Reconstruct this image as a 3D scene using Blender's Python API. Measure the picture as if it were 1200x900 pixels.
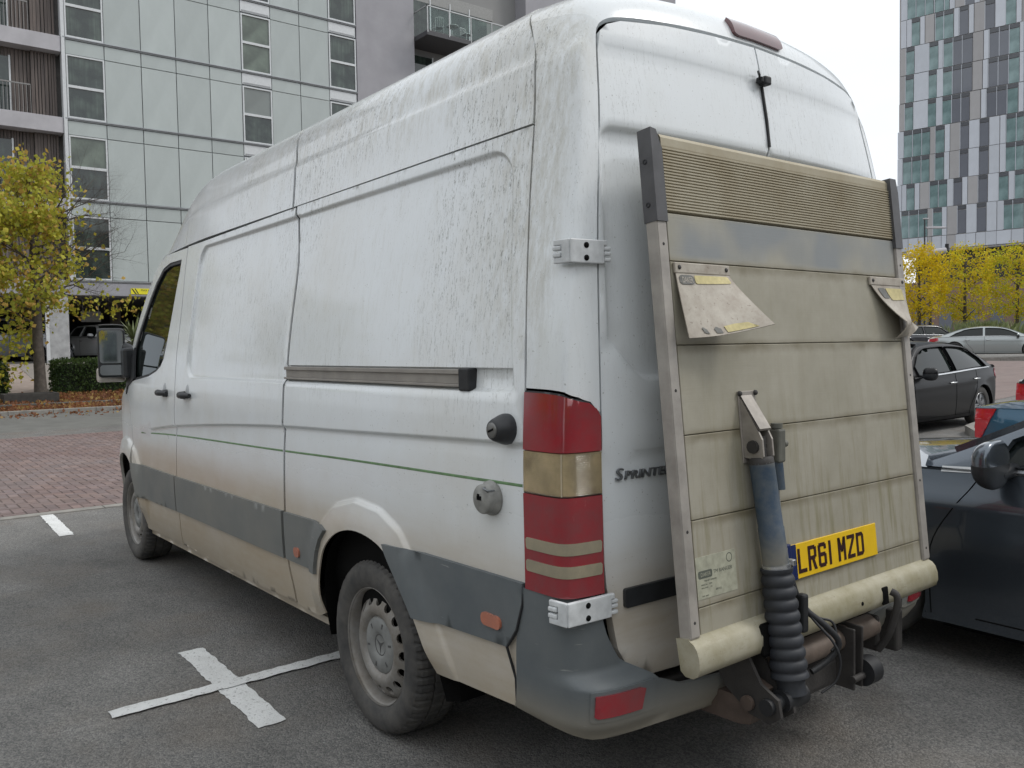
import bpy, bmesh, math, random
import numpy as np
from math import sin, cos, pi, radians, sqrt, atan2, hypot
from mathutils import Vector, Matrix, noise
from mathutils.geometry import delaunay_2d_cdt
random.seed(7)
for o in list(bpy.data.objects): bpy.data.objects.remove(o)
SC = bpy.context.scene; COL = SC.collection
# ---------------------------------------------------------------- camera
CAMP = (-1.7336, 2.5239, 1.5303)
def camera():
    y, p, r = radians(-37.816), radians(-2.456), radians(-0.992)
    f = Vector((cos(p)*cos(y), cos(p)*sin(y), sin(p))); rt = Vector((sin(y), -cos(y), 0)); up = rt.cross(f)
    r2 = rt*cos(r)+up*sin(r); u2 = -rt*sin(r)+up*cos(r)
    cd = bpy.data.cameras.new('camera'); co = bpy.data.objects.new('camera', cd); COL.objects.link(co)
    M = Matrix((( r2.x, u2.x, -f.x, CAMP[0]), (r2.y, u2.y, -f.y, CAMP[1]), (r2.z, u2.z, -f.z, CAMP[2]), (0, 0, 0, 1)))
    co.matrix_world = M
    cd.sensor_fit = 'HORIZONTAL'; cd.sensor_width = 36; cd.lens = 36*985.19/1200
    cd.clip_start = .05; cd.clip_end = 3000
    SC.camera = co
camera()
# ---------------------------------------------------------------- world, sun, exposure
SUN_EL, SUN_AZ = radians(48), radians(-128)     # azimuth of the sun, measured from +X towards +Y
W = bpy.data.worlds.new('World'); SC.world = W; W.use_nodes = True
nt = W.node_tree; nt.nodes.clear()
wo = nt.nodes.new('ShaderNodeOutputWorld')
sky = nt.nodes.new('ShaderNodeTexSky'); sky.sky_type = 'NISHITA'; sky.sun_disc = False
sky.sun_elevation = SUN_EL; sky.sun_rotation = pi/2-SUN_AZ; sky.air_density = 1; sky.dust_density = 4
b1 = nt.nodes.new('ShaderNodeBackground'); b1.inputs[1].default_value = .05
nt.links.new(sky.outputs[0], b1.inputs[0])
# overcast layer: even pale cloud, a little brighter towards the zenith, soft mottling
tc = nt.nodes.new('ShaderNodeTexCoord'); sp = nt.nodes.new('ShaderNodeSeparateXYZ'); nt.links.new(tc.outputs['Generated'], sp.inputs[0])
nz = nt.nodes.new('ShaderNodeTexNoise'); nz.inputs['Scale'].default_value = 2.2; nz.inputs['Detail'].default_value = 4
mp = nt.nodes.new('ShaderNodeMapping'); mp.inputs['Scale'].default_value = (1, 1, 2.5)
nt.links.new(tc.outputs['Generated'], mp.inputs[0]); nt.links.new(mp.outputs[0], nz.inputs[0])
cr = nt.nodes.new('ShaderNodeValToRGB'); cr.color_ramp.elements[0].position = 0; cr.color_ramp.elements[0].color = (.85, .895, .955, 1)
cr.color_ramp.elements[1].position = .9; cr.color_ramp.elements[1].color = (1.10, 1.13, 1.16, 1)
nt.links.new(sp.outputs[2], cr.inputs[0])
mx = nt.nodes.new('ShaderNodeMix'); mx.data_type = 'RGBA'; mx.blend_type = 'MULTIPLY'; mx.inputs[0].default_value = 1
cr2 = nt.nodes.new('ShaderNodeValToRGB'); cr2.color_ramp.elements[0].position = .35; cr2.color_ramp.elements[0].color = (.93, .94, .95, 1); cr2.color_ramp.elements[1].position = .65; cr2.color_ramp.elements[1].color = (1.06, 1.05, 1.04, 1)
nt.links.new(nz.outputs[0], cr2.inputs[0]); nt.links.new(cr.outputs[0], mx.inputs[6]); nt.links.new(cr2.outputs[0], mx.inputs[7])
b2 = nt.nodes.new('ShaderNodeBackground'); b2.inputs[1].default_value = .86
nt.links.new(mx.outputs[2], b2.inputs[0])
ad = nt.nodes.new('ShaderNodeMixShader'); ad.inputs[0].default_value = .93
nt.links.new(b1.outputs[0], ad.inputs[1]); nt.links.new(b2.outputs[0], ad.inputs[2]); nt.links.new(ad.outputs[0], wo.inputs[0])
sl = bpy.data.lights.new('sun', 'SUN'); sl.energy = .9; sl.angle = radians(14); sl.color = (1, .965, .92)
so = bpy.data.objects.new('sun', sl); COL.objects.link(so)
sd = Vector((cos(SUN_EL)*cos(SUN_AZ), cos(SUN_EL)*sin(SUN_AZ), sin(SUN_EL)))
so.rotation_euler = sd.to_track_quat('Z', 'Y').to_euler()
SC.view_settings.view_transform = 'Standard'; SC.view_settings.look = 'None'
SC.view_settings.exposure = .46; SC.view_settings.gamma = 1
SC.render.engine = 'CYCLES'
SC.cycles.max_bounces = 6
# ---------------------------------------------------------------- tagging / linking helpers
def tag(o, label=None, cat=None, group=None, kind=None):
    if label: o['label'] = label
    if cat: o['category'] = cat
    if group: o['group'] = group
    if kind: o['kind'] = kind
    return o
def empty(name, label, cat, loc=(0, 0, 0), rz=0, group=None):
    o = bpy.data.objects.new(name, None); COL.objects.link(o); o.location = loc; o.rotation_euler = (0, 0, rz)
    o.empty_display_size = .2
    return tag(o, label, cat, group)
def link(name, me, parent=None, mats=None):
    o = bpy.data.objects.new(name, me); COL.objects.link(o)
    if parent: o.parent = parent
    if mats is not None:
        for m in (mats if isinstance(mats, (list, tuple)) else [mats]): me.materials.append(m)
    return o
class MB:
    """collects verts and faces for one mesh"""
    def __init__(s): s.v = []; s.f = []; s.m = []; s.sm = []
    def add(s, vs, fs, m=0, smooth=False):
        b = len(s.v); s.v += [tuple(v) for v in vs]
        for f in fs: s.f.append(tuple(b+i for i in f)); s.m.append(m); s.sm.append(smooth)
    def box(s, x0, x1, y0, y1, z0, z1, m=0, M=None):
        vs = [(x, y, z) for z in (z0, z1) for y in (y0, y1) for x in (x0, x1)]
        if M: vs = [M @ Vector(v) for v in vs]
        s.add(vs, [(0, 2, 3, 1), (4, 5, 7, 6), (0, 1, 5, 4), (2, 6, 7, 3), (0, 4, 6, 2), (1, 3, 7, 5)], m)
    def bbox(s, x0, x1, y0, y1, z0, z1, b=.004, m=0, M=None):
        """box with chamfered edges"""
        bm = bmesh.new(); bmesh.ops.create_cube(bm, size=1)
        for v in bm.verts: v.co = ((x0+x1)/2+v.co.x*(x1-x0), (y0+y1)/2+v.co.y*(y1-y0), (z0+z1)/2+v.co.z*(z1-z0))
        bmesh.ops.bevel(bm, geom=bm.edges[:], offset=b, segments=2, affect='EDGES', profile=.5)
        bm.verts.index_update()
        s.add([(M @ v.co) if M else v.co.copy() for v in bm.verts], [[v.index for v in f.verts] for f in bm.faces], m, False); bm.free()
    def tube(s, pts, r, n=10, m=0, cap=True, smooth=True):
        pts = [Vector(p) for p in pts]; rs = r if isinstance(r, (list, tuple)) else [r]*len(pts)
        ref = Vector((.13, .27, 1)); rings = []
        for i, p in enumerate(pts):
            t = (pts[min(i+1, len(pts)-1)]-pts[max(i-1, 0)])
            if t.length < 1e-9: t = Vector((0, 0, 1))
            t.normalize()
            a = ref-t*ref.dot(t)
            if a.length < .05: a = Vector((1, 0, 0))-t*t.x
            a.normalize(); ref = a; b = t.cross(a)
            rings.append([p+a*(rs[i]*cos(2*pi*k/n))+b*(rs[i]*sin(2*pi*k/n)) for k in range(n)])
        vs = [v for R_ in rings for v in R_]; fs = []
        for i in range(len(pts)-1):
            for k in range(n): fs.append((i*n+k, i*n+(k+1) % n, (i+1)*n+(k+1) % n, (i+1)*n+k))
        s.add(vs, fs, m, smooth)
        if cap:
            s.add(rings[0], [tuple(reversed(range(n)))], m); s.add(rings[-1], [tuple(range(n))], m)
    def lathe(s, prof, M, n=48, m=0, smooth=True, wob=None):
        """prof: (radius, axial) pairs, turned round local Z of M"""
        vs = []; k = len(prof)
        for j in range(n):
            a = 2*pi*j/n
            for i, (r, h) in enumerate(prof):
                rr = r+(wob(i, j) if wob else 0)
                vs.append(M @ Vector((rr*cos(a), rr*sin(a), h)))
        fs = [(j*k+i, ((j+1) % n)*k+i, ((j+1) % n)*k+i+1, j*k+i+1) for j in range(n) for i in range(k-1)]
        s.add(vs, fs, m, smooth)
    def prism(s, poly, d, M=None, m=0, smooth=False):
        """poly in local XY, extruded 0..d along local Z"""
        n = len(poly); vs = [Vector((x, y, z)) for z in (0, d) for x, y in poly]
        if M: vs = [M @ v for v in vs]
        s.add(vs, [tuple(reversed(range(n))), tuple(range(n, 2*n))], m)
        s.add(vs, [(i, (i+1) % n, (i+1) % n+n, i+n) for i in range(n)], m, smooth)
    def obj(s, name, mats, parent=None):
        me = bpy.data.meshes.new(name); me.from_pydata(s.v, [], s.f); 
        o = link(name, me, parent, mats)
        me.polygons.foreach_set('material_index', s.m); me.polygons.foreach_set('use_smooth', s.sm); me.update()
        return o
def boxo(name, mat, parent, *a, b=0, M=None):
    m = MB()
    if b: m.bbox(*a, b=b, M=M)
    else: m.box(*a, M=M)
    return m.obj(name, mat, parent)
def inside(P, poly):
    x, y = P[:, 0], P[:, 1]; c = np.zeros(len(P), bool); n = len(poly)
    for i in range(n):
        x0, y0 = poly[i]; x1, y1 = poly[(i+1) % n]
        if y0 == y1: continue
        k = ((y0 > y) != (y1 > y)) & (x < (x1-x0)*(y-y0)/(y1-y0)+x0); c ^= k
    return c
def resample(poly, sp, closed=True):
    out = []; n = len(poly)
    for i in range(n if closed else n-1):
        a = poly[i]; b = poly[(i+1) % n]; d = hypot(b[0]-a[0], b[1]-a[1]); k = max(1, int(math.ceil(d/sp)))
        for j in range(k): out.append((a[0]+(b[0]-a[0])*j/k, a[1]+(b[1]-a[1])*j/k))
    if not closed: out.append(poly[-1])
    return out
def sheet(name, outer, fn, mats, parent=None, holes=(), sp=.04, lines=(), thick=.02, flip=False, aspect=1., mat_i=0, edge=.8):
    """curved panel: outline in a 2D domain, mapped to space by fn, with a turned-in edge"""
    polys = [resample(outer, sp*edge)]+[resample(h, sp*edge) for h in holes]
    V = []; E = []
    for p in polys:
        b = len(V); V += p; E += [(b+i, b+(i+1) % len(p)) for i in range(len(p))]
    nb = len(V)
    A = np.array(outer); x0, y0 = A.min(0); x1, y1 = A.max(0)
    gx = np.arange(x0+sp/2, x1, sp); gy = np.arange(y0+sp*aspect/2, y1, sp*aspect)
    G = np.array([(x+(sp/2 if j % 2 else 0), y) for j, y in enumerate(gy) for x in gx]) if len(gx) and len(gy) else np.zeros((0, 2))
    L = [q for l in lines for q in resample(l, sp*.4, False)]
    B = np.array(V)
    def keep(P, dmin, src):
        if not len(P): return P
        k = inside(P, outer)
        for h in holes: k &= ~inside(P, h)
        P = P[k]
        if len(P) and len(src):
            d = np.full(len(P), 1e9)
            for i in range(0, len(src), 256):
                d = np.minimum(d, ((P[:, None]-src[None, i:i+256])**2).sum(2).min(1))
            P = P[d > dmin**2]
        return P
    LA = keep(np.array(L), sp*.12, B) if L else np.zeros((0, 2))
    GA = keep(G, sp*.35, np.concatenate([B, LA]) if len(LA) else B)
    pts = [Vector(v) for v in V]+[Vector(v) for v in LA]+[Vector(v) for v in GA]
    r = delaunay_2d_cdt(pts, E, [], 0, 1e-7)
    P2 = [tuple(v) for v in r[0]]; F = [f for f in r[2]]
    C = np.array([[sum(P2[i][k] for i in f)/len(f) for k in (0, 1)] for f in F])
    k = inside(C, outer)
    for h in holes: k &= ~inside(C, h)
    F = [f for f, q in zip(F, k) if q]
    V3 = [Vector(fn(*p)) for p in P2]
    if flip: F = [tuple(reversed(f)) for f in F]
    # vertex normals
    N = [Vector((0, 0, 0)) for _ in V3]
    for f in F:
        a, b, c = (V3[i] for i in f[:3]); nn = (b-a).cross(c-a)
        for i in f: N[i] += nn
    m = MB(); m.add(V3, F, mat_i, True)
    if thick:
        ec = {}
        for f in F:
            for i in range(len(f)):
                a, b = f[i], f[(i+1) % len(f)]; ec[(a, b)] = ec.get((a, b), 0)+1
        be = [(a, b) for (a, b) in ec if (b, a) not in ec]; idx = {}
        vs = []
        for a, b in be:
            for q in (a, b):
                if q not in idx:
                    n = N[q].normalized(); idx[q] = len(vs)//2
                    vs += [V3[q], V3[q]-n*thick]
        m.add(vs, [(2*idx[a], 2*idx[a]+1, 2*idx[b]+1, 2*idx[b]) for a, b in be], mat_i, False)
    return m.obj(name, mats, parent)
def gridsheet(name, us, vs_, fn, mats, parent=None, thick=.02, flip=False):
    """regular curved sheet over the grid us x vs_, edges turned in"""
    V = [Vector(fn(u, v)) for u in us for v in vs_]; n = len(vs_); k = len(us)
    F = [(i*n+j, (i+1)*n+j, (i+1)*n+j+1, i*n+j+1) for i in range(k-1) for j in range(n-1)]
    if flip: F = [f[::-1] for f in F]
    m = MB(); m.add(V, F, 0, True)
    if thick:
        N = [Vector((0, 0, 0)) for _ in V]
        for f in F:
            nn = (V[f[2]]-V[f[0]]).cross(V[f[3]]-V[f[1]])
            for q in f: N[q] += nn
        loop = [i*n for i in range(k)]+[(k-1)*n+j for j in range(1, n)]+[i*n+n-1 for i in range(k-2, -1, -1)]+[j for j in range(n-2, 0, -1)]
        vs2 = []
        for q in loop: vs2 += [V[q], V[q]-N[q].normalized()*thick]
        c = len(loop); m.add(vs2, [(2*i, 2*i+1, 2*((i+1) % c)+1, 2*((i+1) % c)) for i in range(c)], 0, False)
    return m.obj(name, mats, parent)
def catm(xs, ys):
    """smooth interpolation through points"""
    xs = [float(x) for x in xs]; n = len(xs); ys = [float(y) for y in ys]
    d = [(ys[i+1]-ys[i])/(xs[i+1]-xs[i]) for i in range(n-1)]
    t = [d[0]]+[0 if d[i-1]*d[i] <= 0 else 2*d[i-1]*d[i]/(d[i-1]+d[i]) for i in range(1, n-1)]+[d[-1]]
    def f(x):
        if x <= xs[0]: return ys[0]
        if x >= xs[-1]: return ys[-1]
        lo, hi = 0, n-1
        while hi-lo > 1:
            mi = (lo+hi)//2
            if xs[mi] <= x: lo = mi
            else: hi = mi
        h = xs[hi]-xs[lo]; s = (x-xs[lo])/h
        return (2*s**3-3*s*s+1)*ys[lo]+(s**3-2*s*s+s)*h*t[lo]+(-2*s**3+3*s*s)*ys[hi]+(s**3-s*s)*h*t[hi]
    return f
def lin(xs, ys): return lambda x: float(np.interp(x, xs, ys))
def ss(a, b, x):
    t = min(1, max(0, (x-a)/(b-a))); return t*t*(3-2*t)
def arc(cx, cy, r, a0, a1, n=6): return [(cx+r*cos(radians(a0+(a1-a0)*i/n)), cy+r*sin(radians(a0+(a1-a0)*i/n))) for i in range(n+1)]
def rrect(x0, x1, y0, y1, r, n=5):
    return arc(x1-r, y1-r, r, 0, 90, n)+arc(x0+r, y1-r, r, 90, 180, n)+arc(x0+r, y0+r, r, 180, 270, n)+arc(x1-r, y0+r, r, 270, 360, n)
def copy_tree(o, parent=None):
    c = o.copy(); COL.objects.link(c)
    if parent: c.parent = parent
    for ch in list(o.children): copy_tree(ch, c)
    return c
def text_mesh(name, s, h, mat, parent, M, ext=.0008, sx=1., align='LEFT', shear=0.):
    cu = bpy.data.curves.new(name, 'FONT'); cu.body = s; cu.size = h/.7; cu.extrude = ext; cu.align_x = align; cu.shear = shear; cu.resolution_u = 3
    t = bpy.data.objects.new(name+'_t', cu); COL.objects.link(t)
    dg = bpy.context.evaluated_depsgraph_get(); me = bpy.data.meshes.new_from_object(t.evaluated_get(dg))
    bpy.data.objects.remove(t); bpy.data.curves.remove(cu)
    me.name = name; me.transform(M @ Matrix.Diagonal((sx, 1, 1, 1))); me.materials.clear()
    return link(name, me, parent, mat)
def frame(o, x, y, z=None):
    """matrix with origin o, local x, y (z = x cross y)"""
    x = Vector(x).normalized(); z = x.cross(Vector(y)).normalized() if z is None else Vector(z).normalized(); y = z.cross(x)
    return Matrix(((x.x, y.x, z.x, o[0]), (x.y, y.y, z.y, o[1]), (x.z, y.z, z.z, o[2]), (0, 0, 0, 1)))
# ---------------------------------------------------------------- materials
class NB:
    def __init__(s, name, rough=.5, metal=0, spec=.5):
        s.mat = bpy.data.materials.new(name); s.mat.use_nodes = True; s.t = s.mat.node_tree
        s.b = s.t.nodes['Principled BSDF']; s.b.inputs['Roughness'].default_value = rough; s.b.inputs['Metallic'].default_value = metal
        s.b.inputs['Specular IOR Level'].default_value = spec
        s.tc = s.t.nodes.new('ShaderNodeTexCoord')
    def n(s, t, **k):
        q = s.t.nodes.new(t)
        for a, b in k.items(): setattr(q, a, b)
        return q
    def l(s, a, b): s.t.links.new(a, b)
    def noise(s, scale, detail=4, rough=.55, vec=None, sc=None, out=0):
        q = s.n('ShaderNodeTexNoise'); q.inputs['Scale'].default_value = scale; q.inputs['Detail'].default_value = detail; q.inputs['Roughness'].default_value = rough
        v = vec or s.tc.outputs['Object']
        if sc:
            m = s.n('ShaderNodeMapping'); m.inputs['Scale'].default_value = sc; s.l(v, m.inputs[0]); v = m.outputs[0]
        s.l(v, q.inputs['Vector']); return q.outputs[out]
    def ramp(s, x, stops):
        q = s.n('ShaderNodeValToRGB'); e = q.color_ramp.elements
        while len(e) < len(stops): e.new(.5)
        for i, (p, c) in enumerate(stops):
            e[i].position = p; e[i].color = (c, c, c, 1) if isinstance(c, (int, float)) else (*c, 1)
        s.l(x, q.inputs[0]); return q.outputs[0]
    def math(s, op, a, b=None, clamp=False):
        q = s.n('ShaderNodeMath', operation=op, use_clamp=clamp)
        for i, x in enumerate((a, b)):
            if x is None: continue
            if isinstance(x, (int, float)): q.inputs[i].default_value = x
            else: s.l(x, q.inputs[i])
        return q.outputs[0]
    def mix(s, f, a, b, mode='MIX'):
        q = s.n('ShaderNodeMix', data_type='RGBA', blend_type=mode)
        for i, x in ((0, f), (6, a), (7, b)):
            if isinstance(x, (int, float)): q.inputs[i].default_value = x if i == 0 else (x, x, x, 1)
            elif isinstance(x, tuple): q.inputs[i].default_value = (*x, 1)
            else: s.l(x, q.inputs[i])
        return q.outputs[2]
    def xyz(s, out='Object'):
        q = s.n('ShaderNodeSeparateXYZ'); s.l(s.tc.outputs[out], q.inputs[0]); return q.outputs
    def mr(s, x, a, b, c=0., d=1., smooth=True):
        q = s.n('ShaderNodeMapRange'); q.interpolation_type = 'SMOOTHSTEP' if smooth else 'LINEAR'
        for i, v in enumerate((a, b, c, d)): q.inputs[i+1].default_value = v
        s.l(x, q.inputs[0]); return q.outputs[0]
    def col(s, c):
        if isinstance(c, tuple): s.b.inputs['Base Color'].default_value = (*c, 1)
        else: s.l(c, s.b.inputs['Base Color'])
        return s
    def rough(s, x): s.l(x, s.b.inputs['Roughness']); return s
    def bump(s, h, d=.002, st=.5):
        q = s.n('ShaderNodeBump'); q.inputs['Distance'].default_value = d; q.inputs['Strength'].default_value = st
        s.l(h, q.inputs['Height']); s.l(q.outputs[0], s.b.inputs['Normal']); return s
    def coat(s, w=.5, r=.1): s.b.inputs['Coat Weight'].default_value = w; s.b.inputs['Coat Roughness'].default_value = r; return s
def simple(name, c, rough=.5, metal=0, var=.12, scale=12, bump=0, coat=0, spec=.5):
    m = NB(name, rough, metal, spec)
    n = m.noise(scale, 5)
    f = m.ramp(n, [(.3, 1-var), (.7, 1+var)])
    m.col(m.mix(1., tuple(c), f, 'MULTIPLY'))
    if bump: m.bump(m.noise(scale*8, 3), bump, .6)
    if coat: m.coat(coat, .06)
    return m.mat
def grime(m, base, low=1.0, streak=1.0, dirt_c=(.40, .335, .235), alg_c=(.085, .085, .06)):
    """road dirt rising from the sills, green-black algae runs from the gutters"""
    x, y, z = m.xyz(); ay = m.math('ABSOLUTE', y)
    big = m.noise(1.6, 4); mid = m.noise(7, 6, .65, sc=(1, 1, .7))
    c = m.mix(m.math('MULTIPLY', m.ramp(mid, [(.40, 0), (.75, 1)]), .16), base, tuple(.78*b for b in (.72, .72, .68)))
    # fine vertical runs
    runs = m.noise(1, 6, .75, sc=(95, 95, 9)); fine = m.noise(1, 3, .8, sc=(260, 260, 70))
    r = m.math('MULTIPLY', m.ramp(runs, [(.50, 0), (.62, 1)]), m.ramp(fine, [(.46, 0), (.56, 1)]))
    patch = m.ramp(m.noise(1.15, 3, .5, sc=(1.3, 1.3, .8)), [(.38, .12), (.54, 1)])
    back = m.mr(x, .34, .22, 1., .3)
    up = m.math('MULTIPLY', back, m.mr(z, 1.35, 2.4, .55, 1.1))
    lowcut = m.mr(z, 1.2, 1.5, .08, 1.)
    rear = m.mr(x, .75, .30, 0., 1.)
    hi = m.mr(z, 1.3, 1.8, 0., 1.)
    pil = m.math('MULTIPLY', m.math('MULTIPLY', rear, hi), m.math('MULTIPLY', m.mr(ay, .68, .78, 0., 1.), m.mr(x, .09, .17, .12, 1.)))
    a = m.math('MULTIPLY', m.math('MULTIPLY', r, m.math('MAXIMUM', patch, m.math('MULTIPLY', pil, .9))), m.math('MULTIPLY', up, lowcut))
    # soft film on the rear corner
    film = m.math('MULTIPLY', m.math('MULTIPLY', pil, m.ramp(m.noise(1, 8, .8, sc=(34, 34, 7)), [(.38, .12), (.60, 1)])), .62)
    top = m.math('MULTIPLY', m.math('MULTIPLY', m.mr(z, 2.2, 2.5, 0., 1.), m.mr(x, .16, .3, 0., 1.)), m.ramp(m.noise(1, 8, .8, sc=(26, 26, 5)), [(.44, 0), (.62, .60)]))
    side_f = m.math('MULTIPLY', m.math('MULTIPLY', m.mr(z, 1.3, 1.6, 0., 1.), m.mr(x, .2, .3, 0., 1.)), m.ramp(m.noise(1, 8, .8, sc=(24, 24, 4)), [(.52, 0), (.72, .30)]))
    fwd = m.mr(x, 3.9, .9, .22, 1.)
    film = m.math('MAXIMUM', film, m.math('MULTIPLY', fwd, m.math('MAXIMUM', top, side_f)))
    a = m.math('MULTIPLY', a, m.mr(x, 3.9, 1.6, .45, 1.))
    c = m.mix(m.math('MULTIPLY', film, streak), c, (.37, .35, .275))
    # soft tan haze gathering in broad blotches
    c = m.mix(m.math('MULTIPLY', m.ramp(m.noise(1.3, 6, .65), [(.45, 0), (.72, .30)]), m.mr(x, .16, .3, 0., 1.)), c, (.50, .455, .36))
    c = m.mix(m.math('MULTIPLY', a, 1.05*streak, True), c, alg_c)
    # specks
    spk = m.ramp(m.noise(120, 2, .5), [(.70, 0), (.74, 1)])
    c = m.mix(m.math('MULTIPLY', spk, .5), c, (.16, .15, .12))
    # road dirt
    d1 = m.mr(z, 1.10, .60, 0., 1.)
    dn = m.ramp(m.noise(2.4, 6, .6, sc=(1, 1, 1.6)), [(.25, .25), (.65, 1)])
    d2 = m.math('MULTIPLY', m.ramp(m.noise(1, 5, .65, sc=(3, 3, 22)), [(.35, .6), (.7, 1)]), m.math('MULTIPLY', d1, dn))
    c = m.mix(m.math('MULTIPLY', d2, .92*low, True), c, dirt_c)
    d3 = m.math('MULTIPLY', m.math('MULTIPLY', m.mr(z, 1.0, .80, 0., 1.), m.math('MULTIPLY', m.mr(x, .9, 2.4, .5, 1.), m.mr(x, 4.9, 4.4, 0., 1.))), m.ramp(m.noise(1.8, 5, .6), [(.2, .45), (.6, .8)]))
    c = m.mix(m.math('MULTIPLY', d3, 1.0, True), c, (.40, .315, .215))
    c = m.mix(m.math('MULTIPLY', m.mr(z, .62, .36, 0., 1.), .55*low), c, tuple(.72*q for q in dirt_c))
    m.col(c)
    return d2
def mk_paint():
    m = NB('van_white_paint', .36); d = grime(m, (.715, .75, .77))
    m.rough(m.math('ADD', m.math('MULTIPLY', d, .35, True), .26)); m.coat(.5, .07)
    m.bump(m.noise(3, 2), .004, .12); return m.mat
def mk_grey():
    m = NB('grey_cladding', .55); x, y, z = m.xyz()
    n = m.noise(5, 6, .65); c = m.mix(m.ramp(n, [(.35, 0), (.75, .45)]), (.088, .105, .116), (.17, .18, .18))
    c = m.mix(m.math('MULTIPLY', m.mr(x, .6, 2.4, .10, 1.), m.ramp(m.noise(2.2, 5), [(.25, .2), (.7, .55)])), c, (.26, .245, .205))
    c = m.mix(m.math('MULTIPLY', m.mr(z, .56, .40, 0., 1.), .55), c, (.30, .255, .18))
    sc = m.ramp(m.noise(1, 3, .7, sc=(6, 6, 70)), [(.68, 0), (.72, .35)])
    c = m.mix(sc, c, (.42, .42, .40))
    m.col(c); m.bump(m.noise(300, 2), .0006, .5); return m.mat
M_PAINT = mk_paint(); M_GREY = mk_grey()
M_BLACK = simple('black_rubber', (.014, .015, .017), .6, var=.3, scale=30)
M_VOID = simple('dark_cavity', (.006, .006, .006), .9, spec=.1)
M_UNDER = simple('underbody_steel', (.035, .032, .030), .7, var=.4, scale=9, bump=.002)
M_PLASTIC = simple('black_plastic', (.022, .024, .027), .45, var=.2, scale=20)
M_CHROME = simple('bright_metal', (.62, .63, .64), .25, .9, var=.1, scale=20)
M_HINGE = simple('hinge_paint', (.56, .58, .59), .4, 0, var=.18, scale=25)
def mk_tyre():
    m = NB('tyre_rubber', .75); n = m.noise(9, 6, .65)
    m.col(m.mix(m.ramp(n, [(.3, 0), (.75, 1)]), (.030, .031, .033), (.115, .108, .098))); m.bump(m.noise(160, 3), .001, .5); return m.mat
M_TYRE = mk_tyre()
def mk_rim():
    m = NB('steel_rim_paint', .5, .25); n = m.noise(8, 6, .7)
    m.col(m.mix(m.ramp(n, [(.3, 0), (.7, 1)]), (.30, .295, .285), (.17, .15, .125))); return m.mat
M_RIM = mk_rim()
M_CAP = simple('grey_hub_cap', (.20, .205, .20), .6, var=.25, scale=14)
def mk_glass(name, c=(.010, .014, .013), rough=.03):
    m = NB(name, rough, 0, .38); m.col(c); return m.mat
M_CGLASS = mk_glass('dark_car_glass')
def mk_clearglass(name, tint=(.75, .85, .82)):
    m = NB(name, .02, 0, .5); m.col(tint); m.b.inputs['Transmission Weight'].default_value = 1; m.b.inputs['IOR'].default_value = 1.3; return m.mat
def mk_lens(name, c, sc, dirt=.5):
    m = NB(name, .14, 0, .6); n = m.noise(10, 5, .7); base = m.mix(m.ramp(n, [(.35, 0), (.8, 1)]), c, tuple(.55*q+.03 for q in c))
    scr = m.ramp(m.noise(1, 4, .8, sc=(90, 30, 14)), [(.66, 0), (.70, 1)])
    base = m.mix(m.math('MULTIPLY', scr, .25), base, tuple(min(1, q*1.1+.10) for q in c))
    film = m.ramp(m.noise(4, 5, .6), [(.35, 0), (.8, .5)])
    base = m.mix(m.math('MULTIPLY', film, dirt), base, (.26, .22, .18))
    m.col(base); m.coat(.8, .10)
    m.b.inputs['Subsurface Weight'].default_value = 0
    if sc:
        x, y, z = m.xyz(); w = m.math('SINE', m.math('MULTIPLY', z, sc)); m.bump(w, .0012, .5)
    return m.mat
M_RED = mk_lens('red_lens', (.27, .004, .014), 0, .12); M_CLEAR = mk_lens('yellowed_clear_lens', (.62, .52, .34), 900, .25); M_CLEAR.node_tree.nodes['Principled BSDF'].inputs['Transmission Weight'].default_value = .6
M_CLEAR2 = mk_lens('cream_lens', (.32, .28, .19), 0, .2); M_AMBER = mk_lens('amber_lens', (.50, .16, .09), 0, .3)
def mk_alu():
    m = NB('weathered_aluminium', .55, .15); x, y, z = m.xyz()
    c = m.mix(m.ramp(m.noise(3.5, 6, .65), [(.3, 0), (.72, 1)]), (.40, .375, .31), (.30, .28, .215))
    runs = m.ramp(m.noise(1, 6, .7, sc=(2, 26, 2.2)), [(.48, 0), (.72, 1)])
    lowz = m.mr(z, 1.5, .9, .15, 1.)
    c = m.mix(m.math('MULTIPLY', m.math('MULTIPLY', runs, lowz), .85), c, (.20, .18, .085))
    c = m.mix(m.math('MULTIPLY', m.mr(z, .72, .55, 0., 1.), .35), c, (.36, .33, .20))
    # algae lines gathered along the plank joints
    for zs in (1.774, 1.530, 1.270, 1.026, .778):
        d = m.math('ABSOLUTE', m.math('SUBTRACT', m.math('ADD', z, m.math('MULTIPLY', m.math('SUBTRACT', m.noise(14, 3), .5), .02)), zs-.006))
        k = m.math('MULTIPLY', m.mr(d, 0., .03, 1., 0.), m.ramp(m.noise(8, 4), [(.3, .2), (.65, .75)]))
        c = m.mix(k, c, (.15, .125, .07))
    # blue-grey rub marks on the bare band under the ribs
    rub = m.math('MULTIPLY', m.math('MULTIPLY', m.mr(z, 1.77, 1.80, 0., 1.), m.mr(z, 1.93, 1.90, 0., 1.)), m.ramp(m.noise(1, 2, .5, sc=(1, 3.2, 3)), [(.40, 0.1), (.6, 1)]))
    c = m.mix(m.math('MULTIPLY', rub, .75), c, (.20, .225, .25))
    c = m.mix(m.ramp(m.noise(1, 4, .7, sc=(40, 120, 12)), [(.64, 0), (.72, .25)]), c, (.16, .15, .12))
    m.col(c); m.bump(m.noise(1, 4, .6, sc=(60, 4, 220)), .0006, .5); return m.mat
M_ALU = mk_alu()
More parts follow.
